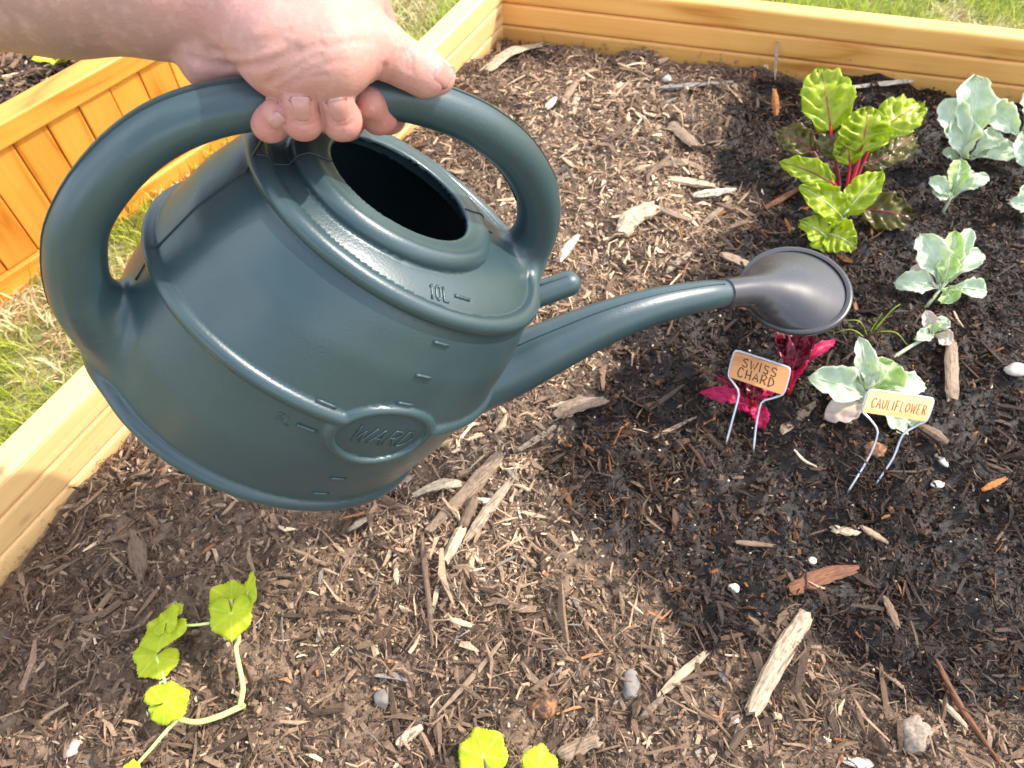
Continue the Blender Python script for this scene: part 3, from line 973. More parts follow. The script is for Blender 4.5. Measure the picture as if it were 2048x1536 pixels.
for s in st:
    pts = []
    for (a, b), (c, d) in zip(s[:-1], s[1:]):
        for t in np.linspace(0, 1, 5)[:-1]: pts.append((a + (c - a) * t, b + (d - b) * t))
    pts.append(s[-1])
    P = [on_body(EMB_X - .0215 + a * sc - .001 + .10 * b * hgt, EMB_Z - .0075 + b * hgt, .0003) for a, b in pts]
    emb_letters.append(tube(np.array(P), .00075, 6))
# serifs
v, f_ = merge(emb_letters)
lt = part('raised_lettering', v, f_, M_GREEN, can); lt['label'] = 'raised letters reading WARD inside the oval emblem'
emb_letters = []
def on_top(xa, y):
    P = np.array([[xa, y, .19]])
    for _ in range(8):
        f0 = can_sdf(P); P[:, 2] -= np.clip(f0 * 1.0, -.004, .004)
    return P[0]
st, wtot = text_strokes('10L', .25)
for s in st:
    pts = []
    for (a, b), (c, d) in zip(s[:-1], s[1:]):
        for t in np.linspace(0, 1, 4)[:-1]: pts.append((a + (c - a) * t, b + (d - b) * t))
    pts.append(s[-1])
    emb_letters.append(tube(np.array([on_top(-.0215 + a * .0145 / wtot, -.0815 + b * .0085) for a, b in pts]), .0009, 6))
v, f_ = merge(emb_letters)
lt = part('raised_lettering', v, f_, M_GREEN, can); lt['label'] = 'raised volume figure 10L on the shoulder of the can'
v, f_ = tube(np.array([on_top(a, -.0765) for a in np.linspace(-.0022, .0103, 5)]), .0012, 6); part('volume_mark', v, f_, M_GREEN, can)
st, wtot = text_strokes('5L', .25)
emb_letters = [tube(np.array([on_body(-.0705 + a * .0095 / wtot, .0765 + b * .007, .0001) for a, b in s]), .0006, 5) for s in st]
v, f_ = merge(emb_letters); part('raised_lettering', v, f_, M_GREEN, can)

# ---- rose (sprinkler head)
RP = np.array([.3675, 0, .2246]); RD = np.array([.4640, 0, .2620])       # spout end, centre of the sprinkler face
def loft(secs, n=64, close=False):
    """secs: (x, z, tilt of the section's axis in degrees, radius) in the can's plane of symmetry"""
    V = []
    for x, z, ph, r in secs:
        A = np.array([math.cos(math.radians(ph)), 0, math.sin(math.radians(ph))]); w = np.array([0, 1.0, 0]); u = np.cross(A, w)
        for k in range(n):
            a = 2 * math.pi * k / n
            V.append(np.array([x, 0, z]) + r * (math.cos(a) * w + math.sin(a) * u))
    F = []
    for i in range(len(secs) - 1):
        for k in range(n):
            k2 = (k + 1) % n
            F.append((i * n + k, (i + 1) * n + k, (i + 1) * n + k2, i * n + k2))
    if close: F.append(tuple((len(secs) - 1) * n + k for k in range(n)))
    return np.array(V), F
# the cone opens from the neck to the round face; lower and upper outline in the plane of symmetry, half width across it
LO = catmull(np.array([(.3741, .2111), (.3880, .2179), (.4020, .2226), (.4160, .2232), (.4285, .2228)]), 8)
UP = catmull(np.array([(.3609, .2381), (.3885, .2515), (.4190, .2650), (.4560, .2830), (.4985, .3000)]), 8)
HW = np.interp(np.linspace(0, 1, len(LO)), [0, .22, .38, .52, .66, .80, .92, 1], [.0150, .0153, .0168, .0210, .0285, .0390, .0485, .0530])
def loft2(LO, UP, HW, n=64):
    V = []
    for (lx, lz), (ux, uz), hw in zip(LO, UP, HW):
        c = np.array([(lx + ux) / 2, 0, (lz + uz) / 2]); a_ = np.array([(ux - lx) / 2, 0, (uz - lz) / 2])
        for k in range(n):
            t = 2 * math.pi * k / n
            V.append(c + math.sin(t) * a_ + np.array([0, math.cos(t) * hw, 0]))
    F = [(i * n + k, (i + 1) * n + k, (i + 1) * n + (k + 1) % n, i * n + (k + 1) % n) for i in range(len(LO) - 1) for k in range(n)]
    return np.array(V), F
vn, fn_ = loft([(RP[0] - .010, RP[2] - .0048, 26, .0120), (RP[0] - .001, RP[2] - .0005, 26, .0126), (RP[0], RP[2], 26, .0150)])
v, f_ = merge([(vn, fn_), loft2(LO, UP, HW)])
rose = part('rose', v, f_, M_ROSE, can); rose['label'] = 'flared dark grey sprinkler rose on the spout end'
FN = np.array([math.cos(math.radians(-42)), math.sin(math.radians(-42))])
lip = [(-.0022, .0505), (-.0026, .0535), (-.0024, .0562), (-.0010, .0572), (.0030, .0570), (.0046, .0555), (.0048, .0505)] + [(.0048 + .004 * (1 - (r / .05) ** 2), r) for r in (.045, .035, .025, .015, .005)]
v, f_ = loft([(RD[0] + FN[0] * a, RD[2] + FN[1] * a, -42, r) for a, r in lip], close=True)
part('rose_rim', v, f_, M_ROSE, rose)
M_HOLE = mat_plain('hole', (.004, .004, .005), .9, bump=0)
hv = []
for ri in range(1, 6):
    for k in range(ri * 6):
        a = 2 * math.pi * k / (ri * 6); rr_ = ri * .0085
        A = np.array([FN[0], 0, FN[1]]); w = np.array([0, 1.0, 0]); u = np.cross(A, w)
        cpt = RD + A * (.0051 + .004 * (1 - (rr_ / .05) ** 2)) + rr_ * (math.cos(a) * w + math.sin(a) * u)
        hv.append(tube(np.array([cpt - A * .0012, cpt + A * .0002]), .0009, 6))
v, f_ = merge(hv); ho = part('spray_holes', v, f_, M_HOLE, rose); ho['kind'] = 'stuff'

# ================================================================== PERSON (hand and forearm)
A_ = at_depth
def cones(P, lst, k):
    d = None
    for (a, ra), (b, rb) in lst:
        q = cone_sd(P, a, b, ra, rb)
        d = q if d is None else smin(d, q, k)
    return d
def J(px, py, d, r): return (A_(px, py, d), r)

# forearm, wrist, palm
ARM = [(J(-520, -86, .385, .046), J(120, -46, .392, .0340)), (J(120, -46, .392, .0340), J(330, -26, .396, .0305)),
       (J(-520, -120, .415, .046), J(300, -64, .420, .0300))]
PALM = [(J(330, -22, .396, .0305), J(520, -5, .398, .0300)), (J(520, -5, .398, .0300), J(640, 15, .400, .0275)), (J(300, -60, .420, .0290), J(600, -50, .430, .0260)),
        (J(640, 15, .400, .0275), J(695, 2, .412, .0165))]
HEEL = [(J(432, 110, .405, .0165), J(535, 106, .410, .0172)), (J(432, 110, .405, .0165), J(410, 40, .412, .0200)), (J(535, 104, .412, .018), J(600, 60, .42, .02))]
THENAR = [(J(520, 70, .384, .0200), J(570, 94, .381, .0232)), (J(570, 94, .381, .0232), J(650, 106, .383, .0224)), (J(650, 106, .383, .0224), J(715, 90, .392, .0172)), (J(635, 40, .392, .025), J(706, 60, .402, .0172))]
THUMB = [(J(715, 84, .394, .0170), J(766, 101, .400, .0138)), (J(766, 101, .400, .0138), J(812, 128, .407, .0119)), (J(812, 128, .407, .0119), J(848, 146, .414, .0119)), (J(848, 146, .414, .0119), J(874, 153, .420, .0100))]
KN = [[(J(545, -20, .445, .0150), J(520, 80, .455, .0100)), (J(600, -45, .452, .0160), J(595, 70, .462, .0115)), (J(665, -55, .455, .0160), J(675, 75, .468, .0118)), (J(712, -35, .452, .0155), J(770, 90, .474, .0115))]]
FINGERS = {
    'little': [(J(520, 80, .455, .0098), J(530, 190, .452, .0092)), (J(530, 190, .452, .0092), J(536, 240, .424, .0088)), (J(536, 240, .424, .0088), J(540, 247, .396, .0088)), (J(540, 247, .396, .0088), J(553, 228, .388, .0080))],
    'ring': [(J(595, 70, .462, .0112), J(608, 195, .462, .0103)), (J(608, 195, .462, .0103), J(606, 240, .428, .0098)), (J(606, 240, .428, .0098), J(606, 240, .393, .0096)), (J(606, 240, .393, .0096), J(600, 203, .383, .0088))],
    'middle': [(J(675, 75, .468, .0115), J(690, 200, .468, .0106)), (J(690, 200, .468, .0106), J(690, 243, .435, .0100)), (J(690, 243, .435, .0100), J(683, 241, .399, .0097)), (J(683, 241, .399, .0097), J(672, 203, .388, .0088))],
    'index': [(J(770, 90, .474, .0112), J(790, 190, .474, .0104)), (J(790, 190, .474, .0104), J(776, 232, .452, .0098)), (J(776, 232, .452, .0098), J(757, 232, .430, .0095)), (J(757, 232, .430, .0095), J(738, 205, .414, .0088))],
}
# skin creases: pixel polylines at the surface with a depth guess
CREASES = [([(385, 118, .38), (440, 131, .38), (500, 133, .38), (552, 122, .37), (592, 98, .36)], .0018, .0022),
           ([(540, 168, .38), (562, 138, .37), (596, 110, .36), (640, 88, .36)], .0013, .0019), ([(556, 160, .37), (592, 134, .36), (640, 110, .36)], .0009, .0016),
           ([(420, 100, .37), (470, 106, .37), (520, 98, .36), (566, 80, .36)], .0010, .0020), ([(480, 88, .37), (530, 80, .36), (578, 62, .36)], .0007, .0017),
           ([(600, 150, .37), (640, 132, .36), (690, 122, .37)], .0005, .0014), ([(560, 178, .37), (600, 160, .36), (650, 150, .36)], .0005, .0014), ([(640, 70, .36), (690, 52, .37), (730, 44, .38)], .0005, .0016), ([(650, 96, .36), (700, 84, .37), (738, 84, .38)], .0005, .0015),
           ([(752, 166, .39), (764, 150, .385), (770, 132, .385)], .0013, .0015), ([(806, 100, .40), (812, 118, .395), (812, 140, .395)], .0007, .0012), ([(817, 98, .40), (823, 116, .395), (823, 140, .395)], .0007, .0012), ([(796, 98, .40), (800, 112, .395), (800, 128, .395)], .0005, .0011),
           ([(586, 246, .38), (606, 250, .38), (628, 245, .38)], .0005, .0011), ([(662, 248, .39), (684, 252, .39), (706, 246, .39)], .0005, .0011)]
CR = []
def hand_sdf(P):
    arm = cones(P, ARM, .02)
    palm = cones(P, PALM, .02)
    d = smin(arm, palm, .02)
    d = smin(d, cones(P, HEEL, .014), .005)
    d = smin(d, cones(P, THENAR, .010), .008)
    d = smin(d, cones(P, THUMB, .004), .006)
    d = smin(d, cones(P, KN[0], .006), .012)
    fmin = None
    for ch in FINGERS.values():
        q = cones(P, ch, .004)
        fmin = q if fmin is None else smin(fmin, q, .0008)
    d = smin(d, fmin, .0012)
    for pts, dep, wd in CR:
        c0 = pts.mean(0); r0 = np.linalg.norm(pts - c0, axis=1).max() + 3 * wd
        nr = np.where(((P - c0) ** 2).sum(1) < r0 * r0)[0]
        if not len(nr): continue
        m = np.full(len(P), 1.0); mm = np.full(len(nr), 1.0); Pn = P[nr]
        for a, b in zip(pts[:-1], pts[1:]): mm = np.minimum(mm, cone_sd(Pn, a, b, 0, 0))
        m[nr] = mm
        # only the part of the distance that runs across the surface matters; creases lie close to it
        d = d + dep * np.exp(-(m / wd) ** 2)
    return d
_cr = []
for c, dep, wd in CREASES:
    q = catmull(np.array([A_(*p) for p in c]), 5)
    vd = q - ORG; vd /= np.linalg.norm(vd, axis=1)[:, None]
    q = q - vd * .03
    for _ in range(60): q = q + vd * np.clip(hand_sdf(q), -.003, .003)[:, None] * .9
    _cr.append((q, dep, wd))
CR += _cr

alls = [q for L in (ARM[:0], PALM, HEEL, THENAR, THUMB, KN[0], *FINGERS.values()) for s in L for q in s]
mn = np.min([p - r for p, r in alls], 0) - .012; mx = np.max([p + r for p, r in alls], 0) + .012
mn[0] = min(mn[0], A_(-740, 0, .39)[0])
mn[1] -= .05; mx[2] += .07; mx[1] += .03
HB = .0019
Fv, org = grid_eval(hand_sdf, mn, mx, HB)
HV, HF = surface_nets(Fv, org, HB)
HV = relax(HV, HF, 2, .5)
HV, HN = project(hand_sdf, HV, 3, .8)
# colour: redder fingertips, thumb tip and heel, paler thumb base, browner forearm
def sph(c, r): return np.exp(-((HV - c) ** 2).sum(1) / r ** 2)[:, None]
base = np.tile([.40, .214, .172], (len(HV), 1))
arm_f = np.clip((A_(470, 0, .4)[0] - HV[:, 0:1]) / .09, 0, 1)
colr = base * (1 - arm_f) + np.array([.34, .208, .152]) * arm_f
for c, r, cc, s in ((A_(540, 246, .386), .022, (.50, .165, .145), .9), (A_(606, 235, .383), .022, (.48, .165, .14), .85), (A_(683, 235, .387), .022, (.48, .165, .14), .85), (A_(760, 236, .43), .024, (.50, .165, .145), .9),
                    (A_(860, 160, .41), .02, (0.608, 0.310, 0.266), .7), (A_(470, 150, .395), .035, (0.532, 0.259, 0.210), .8), (A_(640, 70, .36), .045, (.48, .30, .24), .6), (A_(730, 150, .385), .02, (0.578, 0.288, 0.238), .6)):
    k = sph(c, r) * s; colr = colr * (1 - k) + np.array(cc) * k
M_SKIN = mat_skin('skin')
wrist = A_(330, -22, .396)
person = thing('person', 'bare left hand and forearm gripping the top of the can handle', 'person', wrist)
body_ = part('body', HV, HF, M_SKIN, person, col=colr, normals=HN)
body_['label'] = 'fair-skinned bare forearm and hand with fingers curled under the handle'

def mat_nail():
    t = NT('nail')
    a = t.n('Attribute', attribute_name='Col')
    t.l(a.outputs['Color'], t.b.inputs['Base Color'])
    t.set(Roughness=.24, Subsurface_Weight=.2, Subsurface_Scale=.003, Coat_Weight=.35, Coat_Roughness=.2)
    return t.m
M_NAIL = mat_nail()
def nail(cpx, tpx, width, length, dep, view=None):
    """nail plate laid on the finger: centre pixel, pixel towards which the free edge points, and a depth guess"""
    C = A_(*cpx, dep); Tn = A_(*tpx, dep)
    vdir = unit(C - ORG) if view is None else unit(view)
    ax = unit(Tn - C); ax = unit(ax - (ax @ vdir) * vdir); sd = np.cross(vdir, ax)
    n, m = 13, 13
    V = []; cols = []
    us = np.linspace(-1, 1, n); ws = np.linspace(-1, 1, m)
    S = []
    for w in ws:
        for u in us:
            # rounded rectangle: cuticle end round, free edge flatter
            lim = math.sqrt(max(0, 1 - (max(0, (-w - .2) / .8)) ** 2)) if w < 0 else math.sqrt(max(.35, 1 - .55 * max(0, (w - .5) / .5) ** 2.2))
            S.append(C + ax * w * length / 2 + sd * u * lim * width / 2 - vdir * .02)
            free = max(0, (w - .72) / .28); lun = max(0, (-w - .55) / .45)
            c = np.array([.46, .22, .185]) * (1 - lun) + np.array([.48, .27, .23]) * lun
            if w > .86: c = np.array([.50, .33, .27])
            if abs(u) > .8 or w < -.8: c = np.array([.34, .13, .105])
            cols.append(c)
    S = np.array(S)
    for _ in range(60):
        S = S + vdir * np.clip(hand_sdf(S), -.002, .002)[:, None] * .9
    N = grad(hand_sdf, S); N /= np.linalg.norm(N, axis=1)[:, None]
    W_ = np.repeat(ws, n); U_ = np.tile(us, m)
    lift = .00030 + .0006 * np.maximum(0, W_) ** 3 - .0007 * np.maximum(0, np.abs(U_) - .55) / .45 * (W_ < .8) - .0007 * np.maximum(0, -W_ - .6) / .4
    top = S + N * lift[:, None]
    bot = S - N * .0008
    V = np.vstack([top, bot]); F = []
    for i in range(m - 1):
        for k in range(n - 1):
            q = (i * n + k, i * n + k + 1, (i + 1) * n + k + 1, (i + 1) * n + k)
            F.append(q); F.append(tuple(x + n * m for x in q[::-1]))
    ring = [k for k in range(n)] + [i * n + n - 1 for i in range(1, m)] + [(m - 1) * n + k for k in range(n - 2, -1, -1)] + [i * n for i in range(m - 2, 0, -1)]
    for a, b in zip(ring, ring[1:] + ring[:1]): F.append((a, a + n * m, b + n * m, b))
    part('nail', V, F, M_NAIL, body_, col=np.vstack([cols, cols]))
nail((604, 221), (600, 190), .0120, .0125, .384)
nail((678, 222), (670, 190), .0120, .0125, .389)
nail((551, 244), (568, 226), .0084, .0086, .386)
nail((881, 147), (900, 158), .0145, .0110, .415, view=unit(A_(882, 143, .42) - ORG) + np.array([-.15, .05, -.10]))

# ================================================================== PLANTS
def leaf_mesh(B, T, width, nrm, curl=.15, cup=.25, wave=.08, shape='oval', seed=0, n=14, m=11, rip=.0, jag=.10, crinkle=.0):
    """leaf blade from base B to tip T; nrm: side that faces up. Returns verts, faces, colour data, midrib polyline"""
    r = np.random.default_rng(seed)
    B = np.asarray(B, float); T = np.asarray(T, float); L = np.linalg.norm(T - B); ax = (T - B) / L
    nrm = unit(np.asarray(nrm, float) - (np.asarray(nrm) @ ax) * ax); sd = np.cross(nrm, ax)
    V = []; C = []; mid = []
    ph = r.uniform(0, 6.28, 4); jv = r.normal(0, 1, 61)
    for i in range(n + 1):
        t = i / n
        if shape == 'oval': w = math.sin(math.pi * min(1, t ** .85 * .97 + .03)) ** .62
        elif shape == 'spoon': w = (.22 + .78 * min(1, max(0, (t - .15) / .35))) * math.sqrt(max(0, 1 - max(0, (t - .55) / .45) ** 2.4))
        else: w = math.sin(math.pi * (t * .96 + .03)) ** .9 * (1.15 - .35 * t)
        w = max(w, .02) * width / 2
        c = B + ax * L * t + nrm * (curl * L * (math.sin(math.pi * t) - 0.0) - curl * .6 * L * t * t)
        mid.append(c)
        for k in range(m):
            u = 2 * k / (m - 1) - 1
            edge = abs(u) ** 2
            z = cup * w * edge + wave * width * edge * math.sin(t * 13 + ph[0] + (3 if u > 0 else 0)) * .6 + wave * width * .35 * math.sin(t * 21 + ph[1] + u * 4) * (1 - .4 * edge)
            z += crinkle * width * (vnoise(t * 9 + ph[0] * 3, u * 3.2 + ph[1] * 5, 3) - .5) + rip * width * math.sin(t * 34 - abs(u) * 9 + ph[2]) * min(1, abs(u) * 2.5) * .35
            z *= min(1, .15 + abs(u) * 2.2)
            lat = w * u * (1 + .05 * math.sin(t * 25 + ph[3] + u) + jag * edge * jv[(i * 2 + (1 if u > 0 else 0)) % 61])
            V.append(c + sd * lat * math.cos(.4 * cup * edge) + nrm * z)
            vein = max(0, 1 - abs(u) / .09) + .65 * max(0, 1 - abs(((t * 6.5 - abs(u) * 1.3) % 1) - .5) / .10) * (abs(u) > .05) * (abs(u) < .9)
            C.append((t, u * .5 + .5, min(1, vein)))
    F = [(i * m + k, i * m + k + 1, (i + 1) * m + k + 1, (i + 1) * m + k) for i in range(n) for k in range(m - 1)]
    return np.array(V), F, np.array(C), np.array(mid), nrm

def add_leaf(plant, B, T, width, mat, vein_mat, nrm=None, seed=0, vr=.0012, **kw):
    if nrm is None:
        mid_ = (np.asarray(B) + np.asarray(T)) / 2
        nrm = unit(ORG - mid_) + np.array([0, 0, .5])
    v, f_, c, mid, nn = leaf_mesh(B, T, width, nrm, seed=seed, **kw)
    lf = part('leaf', v, f_, mat, plant, col=c)
    md = lf.modifiers.new('thickness', 'SOLIDIFY'); md.thickness = .0004; md.offset = -1
    rr = np.linspace(vr, vr * .35, len(mid))
    v, f_ = tube(mid[:-1] + nn * .0007, rr[:-1], 6)
    part('midrib', v, f_, vein_mat, lf)
    return lf

def stalk(plant, pts, r0, r1, mat, name='stem', n=8):
    P = catmull(np.array(pts), 5)
    v, f_ = tube(P, np.linspace(r0, r1, len(P)), n)
    return part(name, v, f_, mat, plant)

M_CHARD = mat_leaf('chard_leaf', (.32, .44, .020), (.52, .60, .03), (.50, .46, .05), .42, .30, 55)
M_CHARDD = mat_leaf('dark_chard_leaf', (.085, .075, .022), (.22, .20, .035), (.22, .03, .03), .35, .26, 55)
M_REDSTEM = mat_plain('red_stem', (.52, .015, .030), .32, vary=.25)
M_DKRED = mat_plain('dark_red_stem', (.22, .03, .035), .38, vary=.25)
M_CAUL = mat_leaf('cauliflower_leaf', (.46, .57, .42), (.64, .72, .56), (.70, .78, .60), .30, .55, 40, .35, (.78, .82, .74))
M_CAULY = mat_leaf('young_cauliflower_leaf', (.40, .56, .20), (.55, .68, .30), (.72, .80, .50), .36, .5, 40, .35, (.74, .80, .60))
M_CAULP = mat_leaf('pale_pink_leaf', (.62, .48, .46), (.72, .62, .58), (.75, .6, .55), .3, .5, 40, .35)
M_CSTEM = mat_plain('pale_green_stem', (.52, .58, .36), .5)
M_RCH = mat_leaf('red_chard_leaf', (.46, .010, .08), (.70, .04, .20), (.75, .06, .20), .42, .42, 60, .3)
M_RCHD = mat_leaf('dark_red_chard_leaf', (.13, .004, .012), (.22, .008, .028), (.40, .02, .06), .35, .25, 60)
M_SQ = mat_leaf('squash_leaf', (.43, .53, .022), (.62, .67, .040), (.78, .82, .30), .42, .5, 70, .3)
M_SQS = mat_plain('squash_stem', (.58, .66, .22), .45)

def g(px, py, z=0.0): return ground(px, py, z)
def soil_pt(px, py):
    p = ground(px, py, 0)
    for _ in range(4): p = ground(px, py, float(soil_h(p[0], p[1])))
    return p

# ---- yellow-green swiss chard with red stalks
root = soil_pt(1682, 432)
chard = thing('swiss_chard', 'tall yellow-green chard with crinkled leaves and bright red stalks near the back board', 'chard', root)
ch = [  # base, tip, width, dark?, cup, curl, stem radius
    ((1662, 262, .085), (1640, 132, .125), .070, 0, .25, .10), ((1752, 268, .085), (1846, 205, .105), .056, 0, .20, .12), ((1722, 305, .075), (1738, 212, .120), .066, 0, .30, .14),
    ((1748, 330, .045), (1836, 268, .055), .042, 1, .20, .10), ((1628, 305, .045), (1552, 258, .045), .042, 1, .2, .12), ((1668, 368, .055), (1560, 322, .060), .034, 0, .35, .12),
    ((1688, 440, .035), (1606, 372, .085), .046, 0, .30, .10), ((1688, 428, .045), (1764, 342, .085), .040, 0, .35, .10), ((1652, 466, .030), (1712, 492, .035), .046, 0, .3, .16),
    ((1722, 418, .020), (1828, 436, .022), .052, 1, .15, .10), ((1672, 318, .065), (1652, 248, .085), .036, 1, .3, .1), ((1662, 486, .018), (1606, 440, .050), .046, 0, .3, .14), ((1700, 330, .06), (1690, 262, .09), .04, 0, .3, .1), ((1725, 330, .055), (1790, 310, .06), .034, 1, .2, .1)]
for i, (b, t_, w, dk, cup, cu) in enumerate(ch):
    B = g(*b); T = g(*t_)
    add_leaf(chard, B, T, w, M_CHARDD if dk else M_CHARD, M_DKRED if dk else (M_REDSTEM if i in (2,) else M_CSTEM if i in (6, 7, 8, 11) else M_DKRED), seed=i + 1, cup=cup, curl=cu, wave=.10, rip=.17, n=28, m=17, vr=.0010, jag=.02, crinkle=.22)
    stalk(chard, [root + [rng.normal(0, .003), rng.normal(0, .003), -.004], root * .5 + B * .5 + np.array([0, 0, .004]), B, B * .8 + T * .2], .0036 if i == 2 else .0024, .0020, M_REDSTEM if i in (0, 1, 2, 3, 5, 12) else (M_CSTEM if i in (6, 7, 8, 11) else M_DKRED), 'stalk')

# ---- cauliflower seedlings
def cauliflower(label, rootpx, leaves, stem=None, vr=.0011):
    rt = soil_pt(*rootpx)
    p = thing('cauliflower_seedling', label, 'seedling', rt, 'cauliflower seedlings')
    crown = g(*stem) if stem else rt + [0, 0, .012]
    stalk(p, [rt - [0, 0, .004], rt * .5 + crown * .5 + [0, 0, .002], crown], .0024, .0018, M_CSTEM)
    for i, L in enumerate(leaves):
        b, t_, w = L[:3]; mt = {0: M_CAUL, 1: M_CAULY, 2: M_CAULP}[L[3] if len(L) > 3 else 0]
        B = g(*b); T = g(*t_)
        add_leaf(p, B, T, w * .86, mt, M_CSTEM, seed=40 + i + int(rootpx[0]), cup=.55, curl=.14, wave=.17, rip=.08, crinkle=.10, shape='spoon', vr=vr, n=18, m=13, jag=.07)
        stalk(p, [crown, (crown + B) / 2, B], .0013, .0011, M_CSTEM, 'leaf_stalk', 6)
    return p
cauliflower('tall upright blue-green cauliflower seedling beside the back board', (1925, 322), [((1938, 300, .03), (1952, 150, .115), .060), ((1925, 312, .03), (1893, 196, .085), .048), ((1928, 318, .025), (1918, 232, .075), .05), ((1945, 312, .025), (2003, 262, .045), .036), ((1918, 318, .02), (1888, 300, .03), .022), ((1940, 318, .02), (1990, 300, .025), .03)], (1930, 312, .02))
cauliflower('blue-green cauliflower seedling cut by the right picture edge near the back', (2052, 330), [((2040, 275, .05), (1968, 208, .075), .046), ((2040, 265, .055), (2052, 330, .04), .036), ((2050, 262, .055), (2085, 180, .09), .05), ((2045, 300, .03), (1975, 312, .03), .034), ((2060, 280, .05), (2130, 280, .06), .05)], (2045, 290, .035))
cauliflower('small pale cauliflower seedling below the tall upright one', (1886, 424), [((1905, 388, .022), (1922, 318, .055), .034, 1), ((1900, 392, .022), (1862, 356, .040), .026), ((1912, 388, .022), (1978, 350, .045), .024), ((1902, 396, .018), (1866, 378, .028), .028), ((1910, 392, .02), (1945, 340, .05), .026)], (1900, 398, .018))
cauliflower('bushy pale cauliflower seedling right of the rose', (1846, 622), [((1880, 565, .030), (1845, 468, .070), .046), ((1890, 560, .03), (1912, 462, .075), .032, 1), ((1895, 558, .03), (1942, 456, .075), .026), ((1898, 562, .03), (1964, 500, .05), .030), ((1898, 575, .025), (1976, 582, .03), .030), ((1876, 575, .025), (1793, 562, .03), .036), ((1888, 580, .025), (1905, 606, .02), .034, 1), ((1888, 565, .035), (1900, 510, .06), .030, 1), ((1870, 572, .03), (1825, 530, .03), .024, 2)], (1880, 580, .022))
cauliflower('tiny pale cauliflower seedling on a long leaning stem', (1782, 716), [((1862, 665, .025), (1852, 622, .045), .020, 2), ((1868, 664, .025), (1895, 636, .04), .022), ((1862, 670, .022), (1832, 676, .028), .020), ((1870, 670, .022), (1905, 684, .025), .024, 2), ((1866, 664, .028), (1868, 640, .04), .016, 1)], (1864, 670, .022))
cauliflower('broad cauliflower seedling directly behind its own name tag', (1692, 852), [((1735, 790, .035), (1722, 676, .085), .028), ((1735, 795, .035), (1622, 752, .055), .046), ((1745, 790, .035), (1852, 764, .045), .032), ((1745, 788, .04), (1788, 722, .065), .052, 1), ((1735, 805, .025), (1650, 834, .020), .036, 2), ((1750, 805, .025), (1838, 862, .022), .042), ((1740, 785, .045), (1745, 715, .07), .026), ((1725, 800, .03), (1690, 745, .055), .04)], (1738, 806, .024))
cauliflower('blue-green cauliflower leaf cluster at the right picture edge mid-height', (2062, 420), [((2055, 415, .02), (2022, 404, .03), .03), ((2060, 410, .02), (2050, 370, .04), .03), ((2065, 415, .02), (2100, 400, .04), .04)])

# ---- red chard seedlings behind the first tag
rt = soil_pt(1502, 832)
red = thing('red_chard', 'small magenta chard seedling behind the wooden swiss chard tag', 'chard', rt, 'magenta chard seedlings')
for i, (b, t_, w, dk) in enumerate([((1490, 800, .025), (1402, 784, .030), .026, 0), ((1480, 785, .03), (1432, 752, .035), .018, 1), ((1512, 810, .02), (1526, 858, .012), .026, 0), ((1505, 800, .03), (1510, 740, .05), .026, 1), ((1500, 812, .02), (1470, 812, .022), .022, 0), ((1512, 800, .03), (1545, 770, .035), .022, 0), ((1495, 790, .03), (1482, 740, .045), .018, 1)]):
    B = g(*b); T = g(*t_)
    add_leaf(red, B, T, w * .74, M_RCHD if dk else M_RCH, M_REDSTEM, seed=80 + i, cup=.5, curl=.20, wave=.26, rip=.22, n=18, m=11, vr=.0008, jag=.12)
    stalk(red, [rt - [0, 0, .004], (rt + B) / 2 + [0, 0, .003], B], .0016, .0012, M_REDSTEM, 'stalk', 6)
rt = soil_pt(1578, 790)
red = thing('red_chard', 'dark crimson chard seedling rising under the sprinkler rose', 'chard', rt, 'magenta chard seedlings')
for i, (b, t_, w, dk) in enumerate([((1588, 735, .04), (1565, 628, .060), .046, 1), ((1598, 728, .035), (1674, 678, .040), .018, 0), ((1580, 755, .03), (1606, 682, .05), .034, 0), ((1585, 740, .04), (1615, 640, .06), .04, 1), ((1572, 775, .02), (1592, 720, .035), .022, 0)]):
    B = g(*b); T = g(*t_)
    add_leaf(red, B, T, w * .74, M_RCHD if dk else M_RCH, M_REDSTEM, seed=95 + i, cup=.5, curl=.16, wave=.24, rip=.22, n=18, m=11, vr=.0008, jag=.12)
    stalk(red, [rt - [0, 0, .004], (rt + B) / 2 + [0, 0, .003], B], .0018, .0013, M_REDSTEM, 'stalk', 6)

